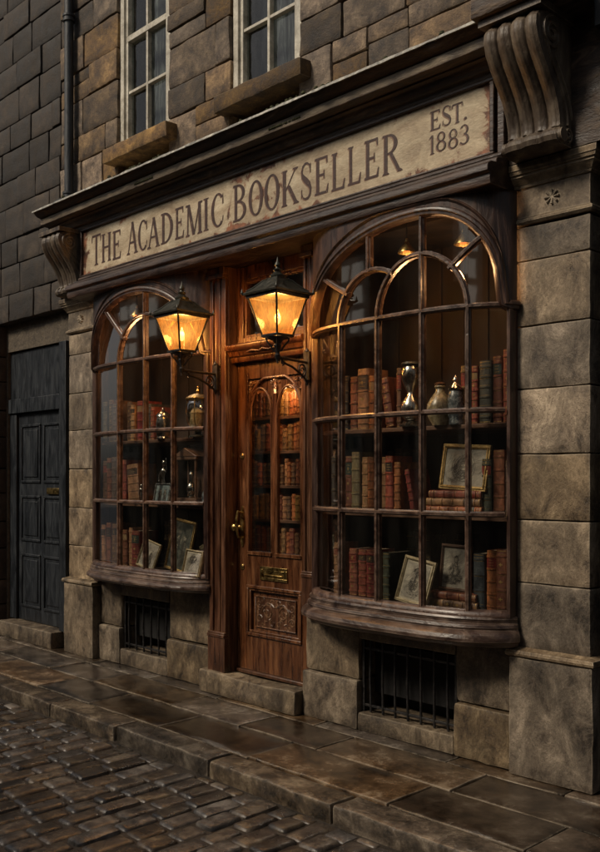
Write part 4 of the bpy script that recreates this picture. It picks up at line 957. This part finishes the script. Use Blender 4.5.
lathe_obj('lidded_jar', (-3.125,.0,1.95), [(.001,0),(.038,0),(.04,.02),(.036,.03),(.044,.06),(.046,.15),(.04,.19),(.034,.2),(.001,.2)], 'bluecer',
   'slim blue grey patterned jar with silver lid on top shelf of right window', 'jar', [('lid',[(.001,.201),(.042,.201),(.044,.212),(.034,.225),(.018,.24),(.010,.25),(.016,.262),(.012,.275),(.004,.285),(.001,.29)],'silver')])
def framed(name, cx, zb, w, h, fw, y, leanback, roll, fm, pm, label, motif, mount=.02, cat='framed picture', yaw=0):
    r = empty(name, (cx, y, zb), label, cat); r.rotation_euler = (rad(-leanback), rad(roll), rad(yaw))
    b = MB(); t = .02
    b.box(-w/2,w/2,0,t,0,fw); b.box(-w/2,w/2,0,t,h-fw,h); b.box(-w/2,-w/2+fw,.0005,t,fw,h-fw); b.box(w/2-fw,w/2,.0005,t,fw,h-fw)
    e = fw*.45; b.box(-w/2+e,w/2-e,-.006,0,e,e+fw*.3); b.box(-w/2+e,w/2-e,-.006,0,h-e-fw*.3,h-e); b.box(-w/2+e,-w/2+e+fw*.3,-.0055,0,e+fw*.3,h-e-fw*.3); b.box(w/2-e-fw*.3,w/2-e,-.0055,0,e+fw*.3,h-e-fw*.3)
    b.build('frame', M[fm], r, bevel=.003)
    b = MB(); b.box(-w/2+fw,w/2-fw,.010,.014,fw,h-fw); b.build('mount', M['mat_board'] if mount else M[pm], r)
    q = fw+mount; b = MB(); b.box(-w/2+q,w/2-q,.0075,.0095,q,h-q); p = b.build('picture', M[pm], r)
    b = MB(); W = w-2*q; H = h-2*q; zc = q; RR = random.Random(int(cx*1000) % 9973); ky = [0]
    def stroke(x, z, a, ln, wd, m=0, bend=0):
        pts = []
        for i in range(5):
            u = i/4-.5; aa = a+bend*u; pts.append((x+ln*u*math.cos(aa), z+ln*u*math.sin(aa)))
        ky[0] += 1; y = .0071-.0000045*ky[0]; o = []
        for i, (px, pz) in enumerate(pts):
            k = wd*(1-abs(i/4-.5)*1.6)*.5; o.append((px-k*math.sin(a), pz+k*math.cos(a)))
        for i, (px, pz) in reversed(list(enumerate(pts))):
            k = wd*(1-abs(i/4-.5)*1.6)*.5; o.append((px+k*math.sin(a), pz-k*math.cos(a)))
        b.add([(max(-W/2,min(W/2,px)), y, zc+max(0,min(H,pz))) for px, pz in o], [tuple(range(len(o)))], m, .5, False)
    def shade(px, pz, rx, rz, n, a, m=0, wd=.0022, sp_=.5):
        for _ in range(n):
            t_ = RR.uniform(0, 6.283); q_ = math.sqrt(RR.random()); stroke(px+rx*q_*math.cos(t_), pz+rz*q_*math.sin(t_), a+RR.uniform(-sp_,sp_), RR.uniform(.25,.8)*min(rx,rz)*1.3, wd*RR.uniform(.6,1.5), m, RR.uniform(-1,1))
    def outline(px, pz, rx, rz, n=26, m=0, wd=.0024, a0=0, a1=6.283):
        for i in range(n):
            t_ = a0+(a1-a0)*i/n; stroke(px+rx*math.cos(t_), pz+rz*math.sin(t_), math.atan2(rz*math.cos(t_), -rx*math.sin(t_)), (a1-a0)/n*max(rx,rz)*1.6, wd, m)
    shade(0, H*.5, W*.47, H*.47, 60, .7, wd=.0012); 
    if motif == 'figure':
        shade(-W*.02,H*.42,W*.22,H*.2,110,1.3); shade(-W*.12,H*.2,W*.24,H*.14,90,.3); shade(W*.14,H*.26,W*.16,H*.12,60,-.5); outline(W*.02,H*.72,W*.075,H*.085,18); shade(W*.01,H*.77,W*.08,H*.05,40,.2)
        shade(W*.03,H*.5,W*.05,H*.12,26,1.5,1); shade(W*.02,H*.70,W*.045,H*.05,14,1.2,1); shade(-W*.1,H*.12,W*.36,H*.04,50,0)
    elif motif == 'shell':
        for k_ in range(5): outline(-W*.03,H*.5,W*(.09+.05*k_),H*(.10+.07*k_),30,wd=.0032,a0=.6+k_*.5,a1=5.4+k_*.5)
        shade(-W*.05,H*.48,W*.22,H*.3,120,.9); shade(0,H*.52,W*.08,H*.1,25,.9,1); shade(-W*.2,H*.15,W*.2,H*.08,40,.1)
    elif motif == 'vase':
        outline(0,H*.4,W*.24,H*.23,30); shade(-W*.06,H*.38,W*.19,H*.2,110,1.1); shade(W*.07,H*.42,W*.06,H*.14,20,1.4,1); shade(0,H*.68,W*.08,H*.1,45,1.5); shade(0,H*.8,W*.2,H*.09,60,.6); shade(0,H*.13,W*.26,H*.04,50,0)
    elif motif == 'two':
        for s_ in (-.16,.17):
            shade(W*s_,H*.66,W*.06,H*.045,26,1,1); shade(W*s_,H*.73,W*.07,H*.03,24,.1); shade(W*s_,H*.48,W*.13,H*.15,80,1.4); shade(W*s_,H*.22,W*.12,H*.17,80,1.5); shade(W*(s_+.03),H*.5,W*.04,H*.1,12,1.4,1)
        shade(0,H*.08,W*.42,H*.04,50,0)
    elif motif == 'tree':
        shade(0,H*.66,W*.27,H*.2,150,.8,sp_=1.5); shade(-W*.12,H*.55,W*.18,H*.12,60,.3); shade(0,H*.3,W*.03,H*.22,50,1.55); shade(W*.1,H*.72,W*.1,H*.08,20,.8,1); shade(0,H*.1,W*.4,H*.04,60,0)
    b.build('motif', [M['ink'], M['mat_board']], p)
    # strut behind
    b = MB(); b.prism([(-.012,0),(.012,0),(.008,h*.6),(-.008,h*.6)], lambda p:(p[0],.022+ (h*.6-p[1])*.25,p[1]), lambda p:(p[0],.026+(h*.6-p[1])*.25,p[1])); b.build('strut', M['shelf'], r)
    return r
framed('framed_drawing', -3.085, zt1+.002, .33, .27, .026, .0, 8, 3, 'gilt', 'sketch', 'gilt framed drawing of a curled form leaning on three stacked books', 'shell', .0)
framed('framed_engraving', -3.40, .89, .225, .29, .022, -.10, 12, 9, 'matframe', 'sketch', 'pale framed engraving of a vase leaning on bottom shelf of right window', 'vase', .012) if 0 else None
M['goldpale'] = mat('pale_gold_frame', [(.28,.22,.12),(.45,.37,.22),(.58,.5,.32)], 30, rough=(.35,.55), bump=.3)
framed('framed_engraving', -3.395, .885, .235, .28, .02, -.095, 12, 9, 'goldpale', 'sketch', 'pale gold framed engraving of a vase tilted on bottom shelf of right window', 'vase', .014)
framed('framed_portrait', -3.165, zt2+.002, .215, .275, .02, .03, 6, 1, 'shelf', 'sketch', 'dark wood framed portrait of a seated figure on two stacked books', 'figure', .0)
framed('blue_picture', -6.0, 1.424, .21, .17, .012, -.04, 10, 0, 'bluecer', 'bluepic', 'small pale blue picture leaning on middle shelf of left window', 'two', .0)
framed('small_print', -6.25, .885, .24, .235, .014, -.03, 14, 12, 'goldpale', 'sketch', 'small unframed looking print tilted against the tall painting in left window', 'two', .008)
framed('tall_painting', -5.89, .885, .30, .42, .022, .02, 9, 7, 'gilt', 'painting', 'tall gilt framed dark painting of two figures leaning in left window', 'two', .0)
framed('small_drawing', -5.575, .88, .215, .20, .012, -.07, 12, 3, 'goldpale', 'sketch', 'small pale framed drawing at right corner of left window bottom shelf', 'tree', .014)
# small wooden box with a shell on it
r = empty('trinket_box', (-5.66,.16,.872), 'small wooden trinket box behind the small drawing in left window', 'box')
b = MB(); b.box(-.09,.09,-.06,.06,0,.17); b.box(-.095,.095,-.065,.065,.17,.19); b.build('box_body', M['shelf'], r, bevel=.004); b = MB(); b.lathe(0,0,[(.001,.19),(.05,.195),(.055,.215),(.02,.235),(.008,.245),(.001,.25)],16); b.build('lid_knob', M['ceramic'], r)
# left window: lidded jars, figures, clock case
lathe_obj('silver_tea_jar', (-6.045,.02,1.95), [(.001,0),(.055,0),(.058,.01),(.05,.02),(.054,.03),(.06,.06),(.058,.15),(.052,.175),(.058,.185),(.001,.185)], 'silver', 'small silver lidded jar on top shelf of left window', 'jar', [('lid',[(.001,.186),(.062,.186),(.055,.205),(.03,.225),(.01,.232),(.012,.245),(.006,.256),(.001,.258)],'silver')])
r = lathe_obj('glass_urn', (-5.555,.0,1.95), [(.03,.045),(.06,.06),(.085,.11),(.095,.18),(.092,.25),(.08,.285),(.078,.29)], 'jarglass', 'large glass urn with metal lid and pale contents on top shelf of left window', 'urn',
   [('foot',[(.001,0),(.07,0),(.072,.012),(.04,.022),(.02,.03),(.03,.046),(.001,.046)],'ironroof'),('lid',[(.001,.291),(.10,.291),(.102,.302),(.07,.325),(.03,.338),(.012,.345),(.018,.36),(.01,.378),(.014,.39),(.006,.40),(.001,.404)],'brass'),('contents',[(.001,.055),(.05,.07),(.068,.12),(.06,.16),(.068,.19),(.04,.225),(.02,.235),(.001,.24)],'ceramic')])
for k in range(4):
    b = MB(); a = k*math.pi/2+.6; b.tube([(.045*math.cos(a),.045*math.sin(a),.05),(.093*math.cos(a),.093*math.sin(a),.13),(.099*math.cos(a),.099*math.sin(a),.2),(.09*math.cos(a),.09*math.sin(a),.292)], .0035, 6); b.build('strap', M['brass'], r)
# figurines: bodies as one continuous skin-like lathe with arms
def figurine(loc, h, label, name='silver_figurine'):
    r = empty(name, loc, label, 'figurine'); s = h/.30
    b = MB(); b.lathe(0,0,[(.001,0),(.045*s,0),(.046*s,.012*s),(.03*s,.02*s),(.02*s,.028*s),(.001,.028*s)],18); b.build('base', M['silver'], r)
    b = MB(); sec = [(.014,.026),(.018,.04),(.012,.07),(.017,.10),(.022,.125),(.015,.155),(.019,.18),(.024,.20),(.018,.215),(.008,.222),(.009,.232),(.016,.245),(.016,.262),(.008,.275),(.001,.278)]
    b.loft([[(q*s*math.cos(a)+.006*s*math.sin(z*25), q*.8*s*math.sin(a), z*s) for a in [i*2*math.pi/14 for i in range(14)]] for q, z in sec], 0, .5)
    b.tube([(.02*s,0,.205*s),(.045*s,-.01*s,.19*s),(.05*s,-.015*s,.24*s),(.04*s,-.01*s,.29*s)], [.008*s,.007*s,.006*s,.004*s], 7); b.tube([(-.02*s,0,.205*s),(-.042*s,-.01*s,.17*s),(-.03*s,-.02*s,.13*s)], [.008*s,.006*s,.004*s], 7)
    b.build('figure', M['silver'], r); return r
figurine((-6.09,.06,1.45), .36, 'tall silver figurine with raised arm standing on the dark stand of left window')
figurine((-6.33,-.0,1.424), .17, 'small silver figurine on middle shelf between tan book and blue picture')
b = MB(); b.box(-6.17,-5.99,.03,.17,1.4215,1.449); tag(b.build('display_stand', M['shelf'], bevel=.004), 'low dark wooden stand under the tall silver figurine', 'stand')
# wooden clock case with pediment
r = empty('mantel_clock_case', (-5.68,.03,1.422), 'wooden pedimented display case holding a small vase in left window', 'display case')
b = MB(); b.box(-.145,.145,-.07,.09,0,.035); b.box(-.135,.135,-.06,.08,.0355,.055); b.box(-.14,.14,-.065,.085,.355,.38); b.box(-.13,.13,.07,.08,.055,.355)
for sx in (-.12,.12):
    for sy in (-.05,.065): b.tube([(sx,sy,.055),(sx,sy,.355)], .010, 10)
b.prism([(-.15,.381),(.15,.381),(.10,.405),(.0,.448),(-.10,.405)], lambda p:(p[0],-.07,p[1]), lambda p:(p[0],.09,p[1])); b.build('case_frame', M['shelf'], r, bevel=.003)
b = MB(); b.lathe(0,0,[(.001,.056),(.03,.056),(.032,.065),(.018,.075),(.034,.10),(.04,.13),(.03,.165),(.014,.18),(.012,.2),(.02,.225),(.022,.24),(.012,.26),(.001,.27)],20); b.build('inner_vase', M['silver'], r)
lathe_obj('glass_bottle', (-5.49,.03,1.42), [(.001,0),(.034,0),(.038,.02),(.036,.09),(.02,.13),(.011,.15),(.010,.19),(.014,.195),(.001,.2)], 'bluecer', 'small dark bottle beside the wooden display case in left window', 'bottle', [('stopper',[(.001,.201),(.009,.201),(.013,.212),(.006,.226),(.001,.228)],'brass')])

# added fill lamps, hung behind the glass to brighten the displays
def pendant(x, y, z, top, label, e):
    r = empty('fill_lamp', (x,y,z), label, 'lamp', 'added fill lamps hanging inside the shop')
    b = MB(); b.lathe(0,0,[(.012,.062),(.022,.055),(.05,.012),(.054,.0),(.050,.002),(.018,.05),(.010,.055)],18); b.lathe(0,0,[(.001,.09),(.010,.088),(.013,.066),(.001,.060)],10); b.build('shade', M['brass'], r)
    b = MB(); b.tube([(0,0,.08),(0,0,top-z)],.004,6); b.build('cord', M['iron'], r)
    b = MB(); b.lathe(0,0,[(.001,.048),(.012,.04),(.019,.018),(.017,.0),(.009,-.012),(.001,-.016)],14); b.build('bulb', M['fillglow'], r)
    li = bpy.data.lights.new('fill_light','POINT'); li.energy = e; li.color=(1,.52,.22); li.shadow_soft_size=.04
    lo = bpy.data.objects.new('fill_light', li); col.objects.link(lo); lo.parent = r; lo.location = (0,0,-.17)
pendant(-3.42,-.085,2.99,3.18,'added brass fill lamp in the right window, above the hourglass vessel',4.5)
pendant(-3.02,-.07,2.97,3.18,'added brass fill lamp in the right window, nearer the stone pilaster',3.6)
pendant(-6.35,-.03,2.99,3.18,'added brass fill lamp at the left side of the left window',7)
pendant(-5.78,-.03,2.97,3.18,'added brass fill lamp in the left window, behind the lit lantern',7)
pendant(-4.80,.225,2.46,3.2,'added brass fill lamp above the books behind the door',4.5)

# ------------------------------------------------------------------ WALL LANTERNS
def lantern(X, ybk, xm, label):
    r = empty('wall_lantern', (X, ybk, 2.42), label, 'lantern', 'lit lanterns beside the door')
    z0, zt, ht, hb = .135, .385, .135, .068      # glass bottom, glass top, half widths
    fr = MB()
    cs = [(1,1),(-1,1),(-1,-1),(1,-1)]
    for sx, sy in cs: fr.tube([(sx*hb,sy*hb,z0),(sx*ht,sy*ht,zt)], .0075, 6)
    def sq(z, h, w, hh): 
        for (a,b_,c,d) in ((-h-w,h+w,-h-w,-h+w),(-h-w,h+w,h-w,h+w)): fr.box(a,b_,c,d,z-hh,z+hh)
        for (a,b_) in ((-h-w,-h+w),(h-w,h+w)): fr.box(a,b_,-h+w,h-w,z-hh,z+hh)
    sq(z0, hb, .009, .008); sq(zt, ht, .011, .010)
    fr.build('cage', M['iron'], r, bevel=.002)
    gm = MB()
    for i in range(4):
        (ax,ay),(bx,by) = cs[i], cs[(i+1)%4]; e=.985
        gm.add([(ax*hb*e,ay*hb*e,z0+.006),(bx*hb*e,by*hb*e,z0+.006),(bx*ht*e,by*ht*e,zt-.006),(ax*ht*e,ay*ht*e,zt-.006)], [(0,1,2,3)], 0, R.random(), False)
    gm.build('lantern_glass', M['amber'], r)
    rf = MB()
    prof = [(ht+.026,zt+.010),(ht+.030,zt+.022),(ht+.010,zt+.034),(.112,zt+.058),(.085,zt+.085),(.066,zt+.105),(.050,zt+.112),(.050,zt+.122)]
    rf.loft([[(sx*h,sy*h,z) for sx,sy in cs] for h,z in prof], 0, .5, smooth=False)
    for sx, sy in cs:
        rf.tube([(sx*h,sy*h,z+.003) for h,z in prof[2:]], .005, 6)
        rf.lathe(sx*(ht+.028), sy*(ht+.028), [(.001,zt+.014),(.008,zt+.018),(.011,zt+.028),(.006,zt+.036),(.003,zt+.05),(.001,zt+.055)], 8)
    R_ = rf.build('roof', M['ironroof'], r, bevel=.002)
    fi = MB(); fi.lathe(0,0,[(.045,zt+.120),(.052,zt+.132),(.052,zt+.14),(.034,zt+.150),(.022,zt+.163),(.028,zt+.172),(.030,zt+.178),(.016,zt+.186),(.012,zt+.196),(.020,zt+.206),(.017,zt+.220),(.008,zt+.230),(.004,zt+.25),(.001,zt+.262)],18); fi.build('finial', M['ironroof'], R_)
    bs = MB()
    bs.lathe(0,0,[(.001,z0-.010),(.072,z0-.009),(.07,z0-.018),(.035,z0-.03),(.022,z0-.05),(.026,z0-.062),(.018,z0-.075),(.014,.02),(.020,.012),(.016,-.012),(.008,-.02),(.006,-.04),(.001,-.044)],16)
    for k in range(4):
        a = math.pi/4+k*math.pi/2; bs.tube([(.075*math.cos(a),.075*math.sin(a),z0-.008),(.07*math.cos(a),.07*math.sin(a),z0-.035),(.045*math.cos(a),.045*math.sin(a),z0-.06),(.03*math.cos(a),.03*math.sin(a),z0-.085),(.018*math.cos(a),.018*math.sin(a),z0-.1)], .006, 6)
    bs.build('base_cup', M['iron'], r)
    L_ = -ybk-.005 + .0
    br = MB()
    yw = -ybk
    dxm = xm - X
    def P(y, z): u = max(0,min(1,y/yw)); return (dxm*u, y, z)
    br.tube([P(0,0),P(yw*.5,.0),P(yw-.01,0)], .010, 8)
    br.box(dxm-.028,dxm+.028,yw-.018,yw-.001,-.12,.075); 
    br.tube([P(yw*.08,.0),P(yw*.2,-.03),P(yw*.45,-.045),P(yw*.7,-.075),P(yw*.92,-.115)], [.004,.007,.008,.008,.008], 7)
    # scroll in the corner
    pts=[]; 
    for i in range(34):
        a = -.5*math.pi+i*.36; q=.050*(1-i/40); pts.append(P(yw-.075+q*math.cos(a), -.058+q*math.sin(a)))
    br.tube(pts, [.0075*(1-.5*i/34) for i in range(34)], 7)
    pts=[]
    for i in range(24):
        a = 1.5*math.pi+i*.36; q=.022*(1-i/30); pts.append(P(.055+q*math.cos(a), -.028+q*math.sin(a)))
    br.tube(pts, .0045, 6)
    br.tube([P(yw-.012,.075),P(yw-.012,.10)], [.018,.003], 8); br.tube([P(yw-.012,-.12),P(yw-.012,-.155)], [.018,.002], 8)
    br.build('bracket', M['iron'], r)
    fl = MB(); fl.lathe(0,0,[(.001,.212),(.012,.218),(.020,.238),(.018,.262),(.009,.29),(.001,.312)],14); fl.build('flame', M['flame'], r)
    mg = MB(); mg.lathe(0,0,[(.001,.175)]+[(.072*math.sin(math.pi*i/14), .26-.085*math.cos(math.pi*i/14)) for i in range(1,14)]+[(.001,.345)],20); mg.build('halo_shell', M['flame_halo'], r)  # added shell that paints the glow around the flame
    bn = MB(); bn.lathe(0,0,[(.001,z0-.004),(.02,z0),(.014,z0+.02),(.010,z0+.05),(.014,.203),(.001,.204)],12); bn.build('burner', M['brass'], r)
    li = bpy.data.lights.new('lantern_light','POINT'); li.energy = LANT; li.color=(1,.80,.50); li.shadow_soft_size=.05
    lo = bpy.data.objects.new('lantern_light', li); col.objects.link(lo); lo.parent = r; lo.location=(0,0,.285)
LANT = 48
lantern(-5.285,-.36,-5.33,'lit black iron lantern with amber glass on the post left of the door')
lantern(-4.262,-.36,-4.345,'lit black iron lantern with amber glass on the post right of the door')

# ------------------------------------------------------------------ NEIGHBOURS, DRAINPIPE, OPPOSITE TERRACE
r = empty('drainpipe', (-7.40,-.06,4.15), 'dark painted iron drainpipe rising from the cornice end', 'drainpipe')
b = MB(); b.tube([(0,0,.03),(0,0,3.2)], .042, 14); b.build('pipe', M['pipe'], r)
for zz in (.07,1.7): b = MB(); b.lathe(0,0,[(.043,zz-.03),(.056,zz-.028),(.056,zz-.012),(.050,zz-.008),(.050,zz+.012),(.058,zz+.016),(.058,zz+.034),(.043,zz+.038)],16); b.build('collar', M['pipe'], r)
b = MB(); b.box(-.10,.09,-.10,.06,-.03,.03); b.box(-.12,.11,-.12,.06,-.045,-.0305); b.build('lead_shoe', M['pipe'], r, bevel=.006)

nb = empty('neighbouring_house', (-9.5,.3,0), 'dark stone house with blue black front door left of the bookshop', 'house')
b = MB(); ox, oy = 9.5, -.3
def nbx(x0,x1,y0,y1,z0,z1,rs=True,t=None):
    if rs: b.rough_box(x0+ox,x1+ox,y0+oy,y1+oy,z0,z1,.09,.006,.012,t=t)
    else: b.box(x0+ox,x1+ox,y0+oy,y1+oy,z0,z1,1)
b.box(-14+ox,-8.95+ox,.11+oy,6+oy,0,7.4,1); b.box(-8.95+ox,-7.665+ox,.11+oy,6+oy,2.95,7.4,1); b.box(-7.78+ox,-7.665+ox,.11+oy,6+oy,0,2.95,1); b.box(-8.95+ox,-7.78+ox,.6+oy,6+oy,0,2.95,1)
z = 0; ci=0
while z < 7.2:
    hh=[.3,.26,.33,.28][ci%4]; ci+=1
    for a,c in (((-12,-8.97),) if z < 2.9 else ((-12,-7.665),)):
        x=a
        while x<c-.02:
            w=R.uniform(.3,.6); 
            if x+w>c-.15: w=c-x
            nbx(x+.005,x+w-.005,.0+R.uniform(-.01,.01),.12,z+.004,z+hh-.004); x+=w
    z+=hh
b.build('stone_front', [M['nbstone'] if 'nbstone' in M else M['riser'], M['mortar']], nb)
d = MB(); X0,X1,Y=-8.80+ox,-7.80+ox,.16+oy
d.box(X0,X1,Y,Y+.05,.16,2.3)
for (a,c) in ((.06,.47),(.53,.94)):
    for (z0,z1) in ((.30,.85),(.98,1.45),(1.58,2.18)):
        x0,x1=X0+a,X0+c; w=.025
        d.box(x0,x1,Y-.014,Y,z1-w,z1); d.box(x0,x1,Y-.014,Y,z0,z0+w); d.box(x0,x0+w,Y-.0135,Y,z0+w,z1-w); d.box(x1-w,x1,Y-.0135,Y,z0+w,z1-w); d.box(x0+.06,x1-.06,Y-.01,Y,z0+.06,z1-.06)
D = d.build('front_door', M['navy'], nb, bevel=.004)
k = MB(); k.box(X1-.38,X1-.08,Y-.02,Y,1.47,1.53); k.build('letter_plate', M['brass'], D, bevel=.003)
k = MB(); k.box(X0-.14,X0-.002,Y-.03,Y+.2,.16,2.3); k.box(X1+.002,X1+.128,Y-.10,Y+.2,.16,2.94); k.box(X0-.14,X1+.001,Y-.05,Y+.2,2.302,2.45); k.box(X0-.14,X1+.001,Y-.02,Y+.3,2.452,2.94); k.build('door_case', M['navy'], nb, bevel=.005)
k = MB(); k.rough_box(X0-.1,X1+.01,-.33,.3,0,.155,.08,.005,.015); k.build('entrance_step', M['riser'], nb)

nr = empty('neighbouring_shop', (-1,.3,0), 'dark timber shopfront edge at the right of the stone pilaster', 'shop')
b = MB(); b.box(-1.195,3.5,-.2,5.7,0,7.4)
for k_ in range(10): b.box(-1.19+.5*k_,-1.12+.5*k_,-.24,-.2,.1,10)
b.box(-1.195,3.5,-.32,-.2,3.3,3.9); b.box(-1.195,3.5,-.42,-.2,3.9,4.05)
b.build('timber_front', M['navy'], nr, bevel=.004)

M['opstone'] = mat('terrace_stone', [(.05,.04,.03),(.12,.09,.065)], 2, grime=.3, bump=0)
M['glowpane'] = emis('glowing_pane', (.62,.58,.50), .6)  # glow added to the upper terrace panes so their reflections show
op = empty('opposite_terrace', (-8,-9.3,0), 'pale windowed terrace across the street, seen only as reflections in the shop glass', 'building')
b = MB(); b.box(-45,26,-5,-.02,0,7.2)
b.build('facade', M['opstone'] if 'opstone' in M else M['riser'], op)
for i in range(20):
    for z0 in (1.2,4.7):
        x = -26+i*2.2
        w = MB(); w.box(x,x+1.0,-.02,.04,z0,z0+1.6,0); 
        f = w.build('window', M['whitepaint'], op)
        w = MB()
        for a in (0,1,2):
            for c in (0,1):
                w.box(x+.10+c*.43,x+.10+c*.43+.33,.041,.046,z0+.10+a*.5,z0+.10+a*.5+.36)
        w.build('pane', M['glowpane'] if z0 > 4 else M['sashglass'], f)

# ------------------------------------------------------------------ CAMERA, WORLD, SUN
TH = math.atan(900/879)
cam = bpy.data.cameras.new('camera'); co = bpy.data.objects.new('camera', cam); col.objects.link(co); scene.camera = co
co.location = (0,-4.32,1.65); co.rotation_euler = (rad(90), 0, TH)
cam.sensor_fit = 'HORIZONTAL'; cam.sensor_width = 36; cam.lens = 54; cam.shift_y = 50/600; cam.clip_end = 500; cam.clip_start = .05

w = bpy.data.worlds.new('World'); scene.world = w; w.use_nodes = True; nt = w.node_tree
sky = nt.nodes.new('ShaderNodeTexSky'); sky.sky_type='NISHITA'; sky.sun_disc=False
SE, SR = 42, 202
sky.sun_elevation = rad(SE); sky.sun_rotation = rad(SR); sky.dust_density = 4; sky.air_density = 1.2
bg = nt.nodes['Background']; bg.inputs['Strength'].default_value = .045
hs = nt.nodes.new('ShaderNodeHueSaturation'); hs.inputs['Saturation'].default_value = .35; nt.links.new(sky.outputs[0], hs.inputs['Color']); nt.links.new(hs.outputs[0], bg.inputs[0])
sl = bpy.data.lights.new('sun','SUN'); sl.energy = 2.4; sl.angle = rad(14); sl.color=(1,.85,.66)
so = bpy.data.objects.new('sun', sl); col.objects.link(so)
# direction to the sun: azimuth measured like the sky's rotation
az = rad(SR); dv = Vector((math.sin(az)*math.cos(rad(SE)), math.cos(az)*math.cos(rad(SE)), math.sin(rad(SE))))
so.rotation_euler = dv.to_track_quat('Z','Y').to_euler()

scene.view_settings.view_transform='Standard'; scene.view_settings.look='None'; scene.view_settings.exposure=0; scene.view_settings.gamma=1
scene.cycles.max_bounces = 8; scene.cycles.transparent_max_bounces = 12; scene.cycles.sample_clamp_indirect = 4
scene.cycles.use_denoising = True
